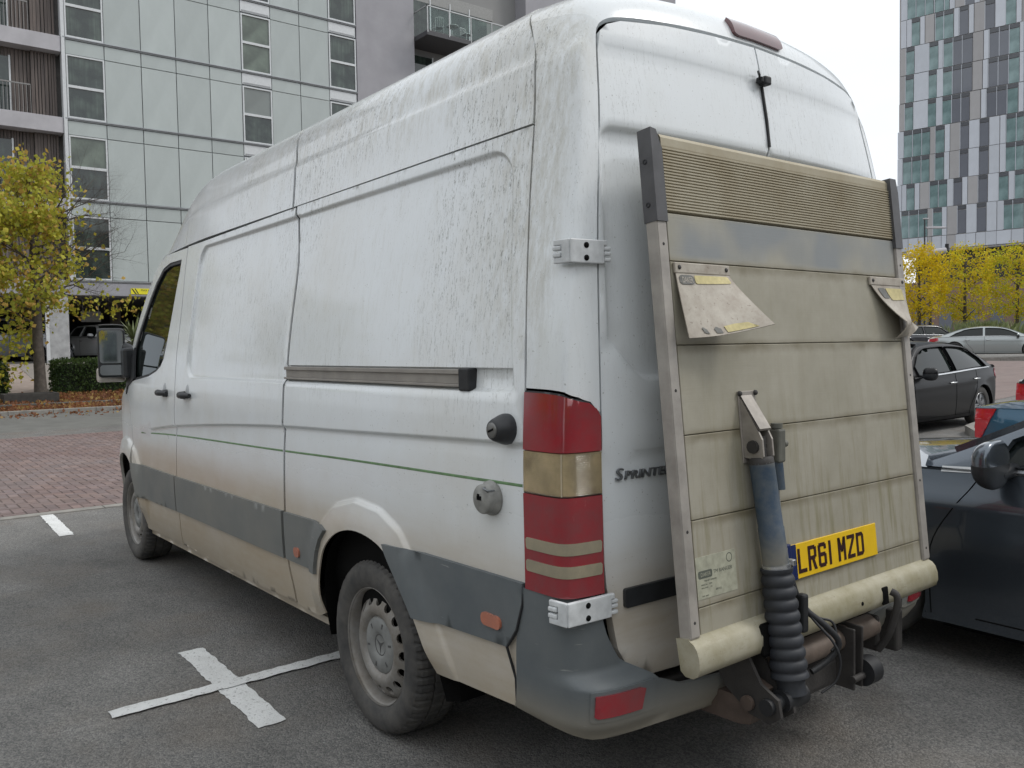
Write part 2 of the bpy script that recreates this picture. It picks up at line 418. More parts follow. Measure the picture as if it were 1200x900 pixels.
def mk_rib():
    m = NB('ribbed_sand_aluminium', .6, .1)
    c = m.mix(m.ramp(m.noise(3.2, 6, .65), [(.35, 0), (.7, 1)]), (.41, .375, .285), (.29, .24, .15))
    m.col(c); return m.mat
M_RIB = mk_rib()
def mk_beam():
    m = NB('scuffed_cream_beam', .55, .05); c = m.mix(m.ramp(m.noise(5, 6, .7), [(.35, 0), (.68, 1)]), (.40, .375, .29), (.25, .225, .13))
    c = m.mix(m.ramp(m.noise(1, 6, .75, sc=(30, 9, 30)), [(.55, 0), (.70, .55)]), c, (.22, .19, .11)); x, y, z = m.xyz()
    c = m.mix(m.math('MULTIPLY', m.mr(z, .64, .59, 0., 1.), .5), c, (.17, .15, .10)); c = m.mix(m.ramp(m.noise(60, 4, .8), [(.64, 0), (.70, .6)]), c, (.12, .10, .07)); m.col(c); return m.mat
M_BEAM = mk_beam()
M_CHAN = simple('pinkish_aluminium_channel', (.35, .325, .295), .5, .2, var=.18, scale=14, bump=.0008)
M_DCAP = simple('dark_grey_cap', (.075, .075, .08), .5, var=.2, scale=15)
def mk_blue():
    m = NB('worn_blue_paint', .5); n = m.noise(22, 6, .7); x, y, z = m.xyz()
    c = m.mix(m.ramp(n, [(.35, 0), (.7, 1)]), (.022, .046, .080), (.075, .09, .10))
    e = m.math('MULTIPLY', m.mr(z, .98, .86, 0., 1.), .9); e2 = m.math('MULTIPLY', m.mr(z, 1.155, 1.185, 0., 1.), .8)
    c = m.mix(m.math('MAXIMUM', m.math('MULTIPLY', e, m.ramp(m.noise(12, 3), [(.35, 0), (.55, 1)])), e2), c, (.19, .18, .15))
    m.col(c); return m.mat
M_BLUE = mk_blue()
M_BELLOW = simple('bellows_rubber', (.024, .027, .033), .6, var=.25, scale=16)
M_RUST = simple('rusty_brown_steel', (.085, .062, .05), .7, .1, var=.35, scale=10, bump=.002)
M_TUBE = simple('dusty_steel_tube', (.135, .105, .085), .6, .2, var=.3, scale=12, bump=.001)
M_FLAP = None
def mk_flap():
    m = NB('dirty_warning_flap', .6); c = m.mix(m.ramp(m.noise(14, 6, .7), [(.38, 0), (.72, 1)]), (.44, .405, .345), (.28, .235, .19))
    c = m.mix(m.ramp(m.noise(70, 3, .7), [(.62, 0), (.68, .7)]), c, (.2, .16, .13)); m.col(c); return m.mat
M_FLAP = mk_flap()
M_FYEL = simple('faded_yellow_print', (.50, .43, .20), .6, var=.15, scale=60)
M_FINK = simple('faded_black_print', (.13, .13, .12), .6, var=.2, scale=60)
M_LABEL = simple('pale_sticker', (.36, .36, .28), .5, var=.2, scale=40)
M_INK = simple('sticker_ink', (.10, .11, .09), .5, var=.2, scale=60)
M_PYEL = simple('plate_yellow', (.78, .50, .015), .35, var=.06, scale=20, coat=.3)
M_PINK_INK = simple('plate_letter_ink', (.035, .012, .012), .4, var=.1)
M_PBLUE = simple('plate_blue_band', (.01, .02, .09), .4)
M_GREEN = simple('green_pinstripe', (.12, .22, .10), .5, var=.25, scale=30)
M_SILVER = simple('silver_badge', (.20, .21, .22), .3, .6)
# ================================================================ THE VAN
VAN = empty('panel_van', 'large dirty white high roof panel van with a raised tail lift platform, filling the picture', 'van')
_S = catm([0, .30, .37, .45, .8, 1.1, 1.45, 1.9, 2.2, 2.4, 2.46], [.94, .950, .962, .970, .985, .985, .965, .90, .848, .815, .80])
_plan = catm([0, 4.6, 5.0, 5.2, 5.35, 5.5, 5.62, 5.74], [0, 0, -.02, -.045, -.085, -.16, -.27, -.46])
_crz = catm([0, .2, 1.4, 2.0, 3.64, 4.2, 4.56, 5.2], [1.255, 1.25, 1.21, 1.19, 1.09, 1.035, .985, .9])
ARCH_R = [(1.605, .30), (1.605, .51), (1.575, .62), (1.52, .71), (1.41, .785), (1.26, .822), (1.10, .812), (.99, .77), (.88, .66), (.80, .55), (.72, .40), (.70, .30)]
ARCH_F = [(5.36, .25), (5.36, .50), (5.30, .64), (5.18, .745), (5.03, .795), (4.87, .80), (4.72, .75), (4.60, .64), (4.54, .50), (4.52, .25)]
def seg_dist(px, pz, poly):
    d = 9
    for (ax, az), (bx, bz) in zip(poly, poly[1:]):
        vx, vz = bx-ax, bz-az; t = max(0, min(1, ((px-ax)*vx+(pz-az)*vz)/(vx*vx+vz*vz)))
        d = min(d, hypot(px-ax-vx*t, pz-az-vz*t))
    return d
def xs_seam(z): return _xs(z)
_xs = catm([.3, .62, .83, 1.41, 1.81, 2.07, 2.32, 2.46, 2.60], [.27, .20, .195, .205, .25, .28, .305, .335, .40])
def yside(x, z, feat=True):
    y = _S(z)+_plan(x)
    if not feat: return y
    zc = _crz(x); d = zc-z
    if d > 0 and x < 4.9:
        y -= .015*ss(0, .012, d)*math.exp(-max(0, d-.02)/.16)*(1-ss(4.2, 4.8, x))
    # arch flares
    for arch, cx in ((ARCH_R, 1.2), (ARCH_F, 4.95)):
        if abs(x-cx) < .75 and z < 1.15:
            q = seg_dist(x, z, arch)
            if q < .16 and z > .35: y += (.030*(1-ss(.108, .124, q))*(1-.45*ss(.02, .12, q)))*ss(.35, .5, z)
    # pressed window panels
    if 1.30 < z < 2.25:
        if x < 2.02:
            xr = .275+(z-1.47)*.165; dx = x-xr; dz = 2.172-z; r = .11
            if dx < r and dz < r: s = r-hypot(r-dx, r-dz)
            else: s = min(dx, dz)
            if z < 1.402: s = min(s, z-1.395+.0)
            y -= .014*ss(-.002, .010, s)*ss(1.39, 1.402, z)
            if z < 1.468: y -= .010*ss(1.470, 1.464, z)*ss(xr-.004, xr+.01, x) if z > 1.395 else 0
        elif x < 3.75:
            dx = 3.475-x; dz = 2.175-z; db = z-1.385; r = .10
            if dx < r and dz < r: s = r-hypot(r-dx, r-dz)
            elif dx < r and db < r: s = r-hypot(r-dx, r-db)
            else: s = min(dx, dz, db)
            y -= .016*ss(-.002, .012, s)
    return y
def side(sgn): return lambda x, z: (x, sgn*yside(x, z), z)
def lerpx(p, n=0): return p
zt = catm([0, 2.0, 3.7, 4.0, 4.3], [2.222, 2.222, 2.205, 2.195, 2.17])
def col_line(xf, z0, z1, n=14): return [(xf(z0+(z1-z0)*i/n), z0+(z1-z0)*i/n) for i in range(n+1)]
xd1 = lambda z: 1.995+.10*ss(1.9, 2.25, z)*.9-.06*ss(.60, .37, z)      # rear edge of the sliding door
xd2 = lambda z: 3.685+.06*ss(1.7, 2.2, z)                          # front edge of it
sb = catm([.2, .7, 1.6, 1.9, 3.0, 4.45], [.435, .40, .365, .36, .33, .305])
g = .0055
crease_l = [[(x, _crz(x)-d) for x in np.arange(.22, 4.3, .06)] for d in (-.004, 0, .004, .008, .012, .025, .05, .09)]
rec_l = []
for d in (-.010, -.003, .001, .005, .010, .018):
    rec_l.append([(.275+(z-1.47)*.165+d, z) for z in np.arange(1.41, 2.06, .05)]+[(.49+d-.11*(1-sin(a))*0+.0, 2.172-d) for a in (0,)]+[(2.0, 2.172-d)])
    rec_l.append([(x, 1.397+d*.5) for x in (.28, 2.0)]); rec_l.append([(x, 1.467+d*.3) for x in (.28, 2.0)])
    rec_l.append([(2.0, 2.175-d), (3.38, 2.175-d)]); rec_l.append([(3.475-d, 2.08), (3.475-d, 1.48)]); rec_l.append([(2.0, 1.385+d), (3.38, 1.385+d)])
    rec_l.append([(3.375+(.1-d)*cos(a), 2.075+(.1-d)*sin(a)) for a in np.linspace(0, pi/2, 8)])
    rec_l.append([(3.375+(.1-d)*cos(a), 1.485-(.1-d)*sin(a)) for a in np.linspace(0, pi/2, 8)])
    rec_l.append([(.275+.11+(2.06-1.47)*.165-(.11-d)*cos(a), 2.062+(.11-d)*sin(a)) for a in np.linspace(0, pi/2, 9)])
def offs(arch, d):
    o = []
    for i, p in enumerate(arch):
        a = arch[max(i-1, 0)]; b = arch[min(i+1, len(arch)-1)]; tx, tz = b[0]-a[0], b[1]-a[1]; L = hypot(tx, tz); o.append((p[0]+tz/L*d*1., p[1]-tx/L*d))
    return o
for a_ in (ARCH_R, ARCH_F):
    for d in (.02, .06, .104, .109, .115, .121, .126, .135):
        q = offs(a_, d); c = sum(p[0] for p in a_)/len(a_)
        if abs(q[0][0]-c) < abs(a_[0][0]-c): q = offs(a_, -d)
        rec_l.append(q)
SL = crease_l+rec_l
strip_t = lin([.19, .79, 1.51, 2.0, 3.68, 4.6], [.832, .818, .80, .79, .765, .755])
strip_b = lin([.27, .8, 1.58, 2.0, 3.6, 4.67], [.625, .592, .578, .568, .548, .52])
def smooth_poly(P, n=3):
    o = []
    for i in range(len(P)-1):
        p0, p1, p2, p3 = P[max(i-1, 0)], P[i], P[i+1], P[min(i+2, len(P)-1)]
        for j in range(n):
            t = j/n; o.append(tuple(.5*((2*p1[k])+(-p0[k]+p2[k])*t+(2*p0[k]-5*p1[k]+4*p2[k]-p3[k])*t*t+(-p0[k]+3*p1[k]-3*p2[k]+p3[k])*t**3) for k in (0, 1)))
    return o+[P[-1]]
AR = smooth_poly(ARCH_R, 4); AF = smooth_poly(ARCH_F, 4)
def build_side(sgn):
    fl = sgn < 0; f = side(sgn)
    sp = .035 if sgn > 0 else .09; L = SL if sgn > 0 else []
    # rear quarter: behind the sliding door, arch cut out; lower skirt pieces are separate
    o = [(xd1(z)-g-.005, z) for z in np.linspace(2.22, .365, 34)]
    o += [(1.7, .362)]+[p for p in AR if p[1] > .365]+[(.72, .40)]+[(.27, .43), (.262, .45)]
    o += [(xs_seam(z)+g, z) for z in (.62, .83, 1.0, 1.2, 1.41, 1.6, 1.81, 2.0, 2.12, 2.218)]
    sheet('rear_quarter_panel', o, f, M_PAINT, VAN, sp=sp, lines=L, flip=not fl, thick=.007)
    # sliding door
    o = [(xd2(z)-g, z) for z in np.linspace(2.205, .335, 22)]+[(3.0, sb(3.0)), (2.4, sb(2.4)), (xd1(.37)+g, .37)]+[(xd1(z)+g+.005, z) for z in np.linspace(.4, 2.218, 32)]
    d = sheet('sliding_door' if sgn > 0 else 'side_panel', o, f, M_PAINT, VAN, sp=sp, lines=L, flip=not fl, thick=.007)
    # cab door with window opening
    W = [(3.845, 2.135), (4.10, 2.135), (4.24, 2.11), (4.37, 2.02), (4.50, 1.88), (4.63, 1.71), (4.74, 1.55), (4.82, 1.42), (4.86, 1.335), (4.72, 1.34), (4.5, 1.36), (4.30, 1.38), (4.12, 1.415), (4.02, 1.45), (3.96, 1.50), (3.925, 1.58), (3.90, 1.70), (3.87, 1.9), (3.845, 2.05)]
    o = [(xd2(2.2)+g, 2.2), (4.20, 2.196), (4.32, 2.17), (4.44, 2.085), (4.56, 1.955), (4.68, 1.79), (4.78, 1.63), (4.87, 1.47), (4.93, 1.30), (4.88, 1.26), (4.80, 1.20), (4.74, 1.0), (4.70, .86), (4.67, .78)]+[p for p in reversed(AF) if p[0] < 4.69 and p[1] < .72 and p[1] > .32]+[(4.52, .30), (4.1, .318), (xd2(.335)+g, .33)]+[(xd2(z)+g, z) for z in np.linspace(.4, 2.1, 18)]
    dd = sheet('cab_door', o, f, M_PAINT, VAN, holes=[W], sp=sp, lines=L, flip=not fl, thick=.007)
    sheet('window_seal', W, lambda x, z: (x, sgn*(yside(x, z, False)-.006), z), M_BLACK, dd, holes=[[(x*.93+4.22*.07+(.0), z*.945+1.72*.055) for x, z in W]], sp=sp, flip=not fl, thick=.01)
    sheet('window_glass', W, lambda x, z: (x, sgn*(yside(x, z, False)-.018), z), M_CGLASS, dd, sp=.08, flip=not fl, thick=0)
    boxo('window_divider', M_BLACK, dd, 4.30, 4.345, sgn*.875-.02, sgn*.875+.02, 1.36, 2.03, M=Matrix.Translation((4.3, 0, 1.7))@Matrix.Rotation(radians(-0), 4, 'Y')@Matrix.Rotation(sgn*radians(8.2), 4, 'X')@Matrix.Translation((-4.3, 0, -1.7)))
    # door mirror corner triangle
    sheet('mirror_corner_trim', [(4.82, 1.45), (4.70, 1.58), (4.66, 1.36), (4.86, 1.30), (4.92, 1.24), (4.93, 1.31)], lambda x, z: (x, sgn*(yside(x, z, False)+.008), z), M_PLASTIC, dd, sp=.05, flip=not fl, thick=.015)
    # front wing
    o = [(4.945, 1.29), (5.0, 1.275), (5.15, 1.22), (5.30, 1.13), (5.45, 1.0), (5.56, .86), (5.60, .72), (5.60, .30)]+[(5.38, .28)]+[p for p in AF if p[1] > .3 and not (p[0] < 4.70 and p[1] < .80)]+[(4.715, .86), (4.755, 1.0), (4.812, 1.2), (4.89, 1.262)]
    sheet('front_wing', o, f, M_PAINT, VAN, sp=.05 if sgn > 0 else .12, lines=L if sgn > 0 else [], flip=not fl)
    # sill rail under the doors
    sheet('sill', [(4.52, .30), (4.52, .262), (1.62, .325), (1.62, .36), (3.0, .326)], lambda x, z: (x, sgn*(yside(x, z)-.022), z), M_PAINT, VAN, sp=.1, flip=not fl, thick=.03)
    # grey rubbing strips, one per body piece
    def strip(nm, par, outline): return sheet(nm, outline, lambda x, z: (x, sgn*(yside(x, z)+.016), z), M_GREY, par, sp=.045, flip=not fl, thick=.018)
    def band(x0, x1, n=10, e=.004): return [(x, strip_t(x)) for x in np.linspace(x0+e, x1-e, n)]+[(x, strip_b(x)) for x in np.linspace(x1-e, x0+e, n)]
    strip('door_cladding', d, band(2.0, 3.685))
    strip('door_cladding', dd, [(3.70, strip_t(3.7)), (4.2, strip_t(4.2)), (4.66, .76), (4.62, .66), (4.585, .60), (4.565, .53), (4.2, strip_b(4.2)), (3.70, strip_b(3.7))])
    strip('side_cladding', VAN, [(1.975, strip_t(2)), (1.56, .80), (1.50, .785)]+[(1.545, .74), (1.585, .68), (1.612, .60), (1.615, .575)]+[(1.975, .57)])
    # behind the wheel the cladding ends in the bumper joint
    strip('side_cladding', VAN, [(1.00, .815), (.97, .775), (.90, .70), (.84, .63), (.805, .585), (.29, .618), (.235, .68), (.205, .76), (.20, .832)])
    # thin green pinstripe
    gl = catm([.2, 1.39, 2.01, 3.72, 4.56], [1.12, 1.09, 1.07, 1.02, .98])
    for nm, par, a, b in (('pinstripe', VAN, .215, 1.98), ('pinstripe', d, 2.01, 3.675), ('pinstripe', dd, 3.70, 4.5)):
        xs = np.linspace(a, b, 24); m = MB(); vs = []
        for x in xs:
            for dz, e in ((.0045, .0005), (0, .0018), (-.0045, .0005)): vs.append((x, sgn*(yside(x, gl(x)+dz)+e), gl(x)+dz))
        m.add(vs, [(3*i+k, 3*i+k+1, 3*i+k+4, 3*i+k+3) if fl else (3*i+k+3, 3*i+k+4, 3*i+k+1, 3*i+k) for i in range(23) for k in (0, 1)], 0, True); m.obj(nm, M_GREEN, par)
    # side marker lamps
    for x, z, w, h, par in ((1.835, .628, .055, .040, VAN), (.355, .685, .10, .038, VAN)):
        mk = sheet('side_marker', rrect(x-w/2, x+w/2, z-h/2-.003, z+h/2, .018), lambda a, b: (a, sgn*(yside(a, b)+.024), b), M_AMBER, par, sp=.02, flip=not fl, thick=.012)
    # door handles
    for x, par, sg in ((3.90, dd, -1), (3.43, d, 1)):
        y = yside(x, 1.28); m = MB()
        m.tube([(x-.075*1, sgn*(y+.012), 1.28), (x-.03, sgn*(y+.034), 1.282), (x+.03, sgn*(y+.034), 1.282), (x+.075, sgn*(y+.012), 1.28)], [.014, .019, .021, .014], 10)
        m.tube([(x+.05*sg, sgn*(y-.01), 1.28), (x+.05*sg, sgn*(y+.026), 1.28)], [.026, .022], 12)
        h = m.obj('door_handle', M_PLASTIC, par); h.scale = (1, 1, 1)
        m = MB(); m.lathe([(.0, .0015), (.035, .0015), (.042, -.004)], Matrix.Translation((x, sgn*y, 1.285))@Matrix.Diagonal((.8, 1, 1.45, 1))@Matrix.Rotation(-sgn*pi/2, 4, 'X'), 20)
        m.obj('handle_recess', simple('shaded_handle_cup', (.42, .44, .45), .45), par)
    # sliding door track on the rear quarter
    if sgn > 0:
        m = MB(); y = lambda x: yside(1.2, 1.43)
        for z0, z1, e in ((1.447, 1.462, .012), (1.405, 1.414, .014), (1.414, 1.447, .002)):
            m.bbox(.55, 1.992, .940+e-.03, .945+e+.012, z0, z1, .0015)
        tr = m.obj('door_track', simple('dull_track_aluminium', (.30, .28, .255), .45, .35, var=.2, scale=8), VAN)
        m = MB(); m.bbox(.49, .552, .925, .975, 1.392, 1.468, .006); m.obj('track_end_cap', M_BLACK, tr)
        m = MB(); m.box(.55, 1.99, .925, .957, 1.430, 1.434); m.obj('track_groove', M_VOID, tr)
        # rubber stop and fuel cap
        y = yside(.27, 1.285); M = Matrix.Translation((.285, y, 1.285))@Matrix.Rotation(-pi/2, 4, 'X')
        m = MB(); m.lathe([(.046, -.01), (.048, .008), (.045, .022), (.034, .05), (.029, .058), (.0, .058)], M, 28); bk = m.obj('lock_housing', M_PLASTIC, VAN)
        m = MB(); m.lathe([(.0235, .057), (.0235, .061), (.0205, .0635), (0, .0625)], M, 24); cy = m.obj('lock_barrel', simple('worn_lock_steel', (.17, .17, .165), .4, .5), bk)
        m = MB(); m.box(-.014, .014, -.003, .003, .0625, .0645, M=M@Matrix.Rotation(radians(20), 4, 'Z')); m.obj('key_slot', M_VOID, bk)
        y = yside(.36, 1.06); M = Matrix.Translation((.365, y, 1.065))@Matrix.Rotation(-pi/2, 4, 'X')
        m = MB(); m.lathe([(.048, -.006), (.055, .004), (.054, .012), (.047, .016), (.046, .04), (.042, .045), (.0, .0465)], M, 36)
        fc = m.obj('fuel_cap', simple('weathered_grey_cap', (.25, .25, .235), .6, var=.3, scale=30, bump=.001), VAN)
        m = MB(); m.box(-.004, .018, -.010, .003, .046, .0485, M=M); m.box(.006, .016, -.016, .0, .046, .0485, M=M); m.obj('key_slot', M_VOID, fc)
        m = MB(); m.tube([M@Vector(p) for p in ((-.035, -.028, .02), (-.036, -.030, .045), (-.022, -.036, .05), (-.012, -.040, .03))], .004, 6); m.obj('cap_tab', M_SILVER, fc)
build_side(1); build_side(-1)
# black rubber seals that show in the gaps of the sliding door
for sgn in (1, -1):
    for xf_, hw in ((xd1, .018), (xd2, .009)):
        m = MB(); vs = []; zz = np.linspace(.36, 2.225, 60)
        for z in zz:
            for e in (-hw, hw): vs.append((xf_(z)+e, sgn*(yside(xf_(z), z)-.012), z))
        m.add(vs, [(2*i, 2*i+1, 2*i+3, 2*i+2) for i in range(59)]); m.obj('door_seal', M_VOID, VAN)
# ---- rear corner pillars and header: swept round the door opening
yed = catm([.5, .62, .80, 1.40, 1.84, 2.23, 2.45], [.838, .838, .846, .838, .815, .765, .735])
_xa = catm([.3, .6, 1.4, 1.8, 2.0, 2.2, 2.4, 2.55, 2.66], [-.01, -.005, .0, .012, .022, .040, .070, .100, .135])
_xb = catm([.5, 1.4, 2.0, 2.5], [.012, .03, .055, .085])
def xrear(y, z, feat=True):
    x = _xa(z)+_xb(z)*(abs(y)/.85)**2.6
    if feat:
        ay = abs(y)
        # high crease, window pressing, waist crease
        if z > 2.2: x -= .006*ss(2.43, 2.455, z)
        dl = .79-(z-1.8)*.035-ay; dt = 2.19-z; r = .06
        s = (r-hypot(r-dl, r-dt)) if (dl < r and dt < r) else min(dl, dt)
        zb = 1.425+.10*ss(.62, .79, ay)**1.5
        s = min(s, z-zb)
        x += .017*ss(-.004, .022, s)
        d = 1.225-z
        if d > 0: x += .008*ss(0, .02, d)*math.exp(-max(0, d-.02)/.12)
    return x
# parameter s runs up the left side (z), round the corner, to the roof centre
pI = [(z, yed(z), z) for z in (1.33, 1.41, 1.5, 1.6, 1.7, 1.84, 1.95, 2.05, 2.15, 2.23, 2.32, 2.40)]
SI = [z for z, _, _ in pI]
sI = SI+[2.46, 2.52, 2.58, 2.66, 2.80, 3.0, 3.25]
Iy = [p[1] for p in pI]+[.733, .722, .695, .64, .45, .22, 0]
Iz = [p[2] for p in pI]+[2.455, 2.495, 2.522, 2.542, 2.562, 2.574, 2.580]
RT = [0, .06, .16, .26, .275, .30, .36, .46, .56, .66, .78, .88, 1.0]
RY = catm(RT, [_S(2.228)+.003, _S(2.27)+.001, _S(2.34), .812, .806, .799, .785, .755, .705, .62, .45, .22, 0])
RZ = catm(RT, [2.224, 2.27, 2.345, 2.425, 2.436, 2.452, 2.52, 2.592, 2.648, 2.686, 2.715, 2.73, 2.737])
OT = (.30, .40, .50, .62, .76, .88, 1.)
Oy = [_S(z)-.002 for z in SI]+[RY(t)-.002 for t in OT]
Oz = SI+[RZ(t)-.002 for t in OT]
ROX = lambda y, z: float(_xs(z)) if z < 2.45 else float(.335+.14*ss(2.44, 2.72, z))
Ox = [_xs(z) for z in SI]+[ROX(0, RZ(t)) for t in OT]
fIy, fIz, fOy, fOz, fOx = (catm(sI, v) for v in (Iy, Iz, Oy, Oz, Ox))
def pillar(s, w, lift=0.):
    """s along the opening, w: 0 at the door gap .. 1 at the side seam"""
    sg = 1; s0 = s
    if s > 3.25: s = 6.5-s; sg = -1
    iy, iz = fIy(s), fIz(s); oy, oz, ox = fOy(s), fOz(s), fOx(s)
    ix = xrear(iy, iz, False)-.002
    k = ss(2.40, 2.62, s)
    cx = ix+.012+.035*k; cy = (oy-.006)*(1-k)+(iy*.7+oy*.3)*k; cz = iz*(1-k)+(oz-.014)*k
    wt = 4.2-2.6*k; a = (1-w)**2; b = 2*w*(1-w)*wt; c = w*w; n = a+b+c
    x, y, z = (a*ix+b*cx+c*ox)/n, (a*iy+b*cy+c*oy)/n, (a*iz+b*cz+c*oz)/n
    return (x-lift, sg*(y+lift*.8), z)
pl = [[(s, w) for s in np.linspace(1.42, 5.08, 60)] for w in (.2, .35, .45, .55, .7, .85)]
_P = sheet('rear_pillar', [(1.340, 0), (1.372, .04), (1.387, .15), (1.402, .5), (1.411, 1), (2.55, 1), (2.55, 0)], pillar, M_PAINT, VAN, sp=.05, lines=[[(s, w) for s in np.arange(1.43, 2.55, .04)] for w in np.linspace(.1, .95, 12)], flip=False)
sheet('rear_pillar', [(6.5-1.34, 0), (6.5-1.387, .15), (6.5-1.411, 1), (6.5-2.55, 1), (6.5-2.55, 0)], pillar, M_PAINT, VAN, sp=.08, lines=[[(6.5-s, w) for s in np.arange(1.43, 2.55, .06)] for w in np.linspace(.1, .95, 9)], flip=False)
gridsheet('roof_header', np.linspace(2.5502, 3.9498, 64), np.linspace(0, 1, 20), pillar, M_PAINT, VAN, thick=.02)
def find_w(s, y):  # parameter w where the pillar surface reaches |y|
    lo, hi = 0, 1
    for _ in range(30):
        mi = (lo+hi)/2
        if pillar(s, mi)[1] < y: lo = mi
        else: hi = mi
    return lo
# ---- lower corner (tail lamps, bumper): plan curve continues below z 1.41
def corner(w, z, lift=0.):
    iy = yed(z); ix = xrear(iy, z, False)-.002; ox = _xs(z); oy = _S(z)
    if iy > oy-.03: iy = oy-.03
    cx, cy = ix+.012, oy-.004; wt = 4.5; a = (1-w)**2; b = 2*w*(1-w)*wt; c = w*w; n = a+b+c
    p = Vector(((a*ix+b*cx+c*ox)/n, (a*iy+b*cy+c*oy)/n, z))
    e = 1e-3; w2 = min(1, w+e); w1 = max(0, w-e)
    def q(w):
        a = (1-w)**2; b = 2*w*(1-w)*wt; c = w*w; n = a+b+c
        return Vector(((a*ix+b*cx+c*ox)/n, (a*iy+b*cy+c*oy)/n, 0))
    t = q(w2)-q(w1); nn = Vector((-t.y, t.x, 0)).normalized()
    return p+nn*lift
M_REFL = simple('lamp_reflector', (.58, .51, .38), .35, .6, var=.35, scale=14)
q_ = NB('yellowed_ribbed_glass', .10, 0, .5); q_.col((.80, .70, .50)); q_.b.inputs['Transmission Weight'].default_value = .9; q_.b.inputs['IOR'].default_value = 1.35; M_CLEAR = q_.mat
def tail_lamp(sgn):
    f = lambda lift: (lambda w, z: ((lambda p: (p.x, sgn*p.y, p.z))(corner(w, z, lift))))
    fl = sgn < 0
    ws = [[(w, z) for z in np.arange(.82, 1.40, .02)] for w in np.linspace(.06, .94, 14)]
    top = [(0, 1.33), (.02, 1.355), (.06, 1.374), (.2, 1.383), (.5, 1.395), (1, 1.404)]
    base = sheet('tail_lamp', [(0, .818), (0, 1.33)]+top[1:]+[(1, .818)], f(.002), M_PLASTIC, VAN, sp=.06, lines=ws, flip=not fl)
    def lens(nm, mat, z0, z1, up=None, lift=.012, w0=.005, w1=.995):
        o = [(w0, z0), (w0, z1)]+([] if up is None else up)+[(w1, z1 if up is None else up[-1][1])]+[(w1, z0)]
        sheet(nm, o, f(lift), mat, base, sp=.05, lines=[[(w, z) for z in np.arange(z0+.004, z1, .015)] for w in np.linspace(.06, .94, 14)], flip=not fl, thick=.012)
    lens('red_lens', M_RED, 1.232, 1.33, [(.02, 1.352), (.06, 1.370), (.2, 1.379), (.5, 1.391), (.995, 1.400)])
    lens('reflector', M_REFL, 1.107, 1.229, lift=.0035, w0=.0, w1=1.)
    def rl(w, z): return f(.009+.0011*sin(2*pi*(z-1.107)/.0061))(w, z)
    gridsheet('clear_lens', np.linspace(.004, .996, 26), np.linspace(1.1075, 1.2285, 121), rl, M_CLEAR, base, thick=.006, flip=sgn > 0)
    lens('lens_divider', M_REFL, 1.108, 1.228, lift=.0115, w0=.50, w1=.53)
    lens('red_lens', M_RED, .82, 1.104)
    for z0, z1 in ((.942, .976), (.877, .911)):
        o = [(.012, z0+.006), (.011, z1-.006), (.016, z1), (.984, z1), (.989, z1-.006), (.988, z0+.006), (.984, z0), (.016, z0)]
        sheet('reversing_lens', o, f(.0145), M_CLEAR2, base, sp=.05, lines=[[(w, z) for z in np.arange(z0+.004, z1, .012)] for w in np.linspace(.03, .97, 14)], flip=not fl, thick=.003)
tail_lamp(1); tail_lamp(-1)
# ---- rear doors
def door(sgn):
    fl = sgn < 0
    f = lambda y, z: (xrear(y, z), y, z)
    e = .006
    o = [(0.004, .535), (.50, .530), (.66, .536), (.715, .552), (.765, .59), (.795, .64), (.808, .70), (.822, .78), (.832, .83)]
    o += [(yed(z)-.008, z) for z in np.linspace(.9, 2.42, 22)]+[(.7255, 2.452), (.714, 2.486), (.686, 2.510), (.632, 2.529), (.45, 2.548), (.22, 2.560), (.004, 2.566)]
    o = [(sgn*(y) , z) for y, z in o]
    if sgn > 0: o = o[::-1]
    L = []
    if True:
        for d in (-.004, .004, .013, .022):
            L.append([(sgn*(.79-(z-1.8)*.035-d), z) for z in np.arange(1.56, 2.13, .03)])
            L.append([(sgn*y, 2.19-d) for y in np.arange(.01, .72, .03)])
            L.append([(sgn*(.7765-.06+(.06-d)*cos(a)), 2.13+(.06-d)*sin(a)) for a in np.linspace(0, pi/2, 7)])
            L.append([(sgn*y, 1.425+.10*ss(.62, .79, y)**1.5+d) for y in np.arange(.01, .79, .02)])
        for z in (2.43, 2.442, 2.455, 1.225, 1.217, 1.205, 1.18): L.append([(sgn*y, z) for y in np.arange(.01, .72, .03)])
    d = sheet('rear_door', o, f, M_PAINT, VAN, sp=.045, lines=L, flip=True, thick=.03)
    return d
dL, dR = door(1), door(-1)
# ---- rear bumper: s = signed arc across the back, corners wrap to the rear cladding
def bplan(s, z):
    """s in 0..1 from left side seam round the back to the right side seam"""
    t = abs(s-.5)*2; sg = 1 if s < .5 else -1
    low = ss(.60, .555, z); out = .050*low+.012
    # t: 0 centre .. .62 start of the corner .. 1 side seam
    x0 = _xa(z)-.03-out*1.0; ys = _S(z)+.010; x1 = lin([.40, .50, .62, .83], [.27, .255, .245, .215])(z)
    if t < .55: y = t/.55*.72; x = x0+.035*(y/.72)**2
    else:
        w = (t-.55)/.45; ax, ay = x0+.035, .72; cx, cy = x0+.050, ys; wt = 2.6
        a = (1-w)**2; b = 2*w*(1-w)*wt; c = w*w; n = a+b+c
        x = (a*ax+b*cx+c*x1)/n; y = (a*ay+b*cy+c*ys)/n
    # tuck under
    k = ss(.46, .40, z); x += .03*k; y -= .012*k*min(1, t*2)
    return (x, sg*y, z)
bt = [(.0, .820), (.10, .817), (.181, .812)]
bo = bt+[(.184, .78), (.193, .70), (.207, .62), (.234, .55), (.27, .512), (.34, .500), (.5, .495)]
bo = bo+[(1-s, z) for s, z in reversed(bo[:-1])]
bo = bo+[(1.0, .43), (.86, .405), (.6, .395), (.4, .395), (.14, .405), (0, .43)]
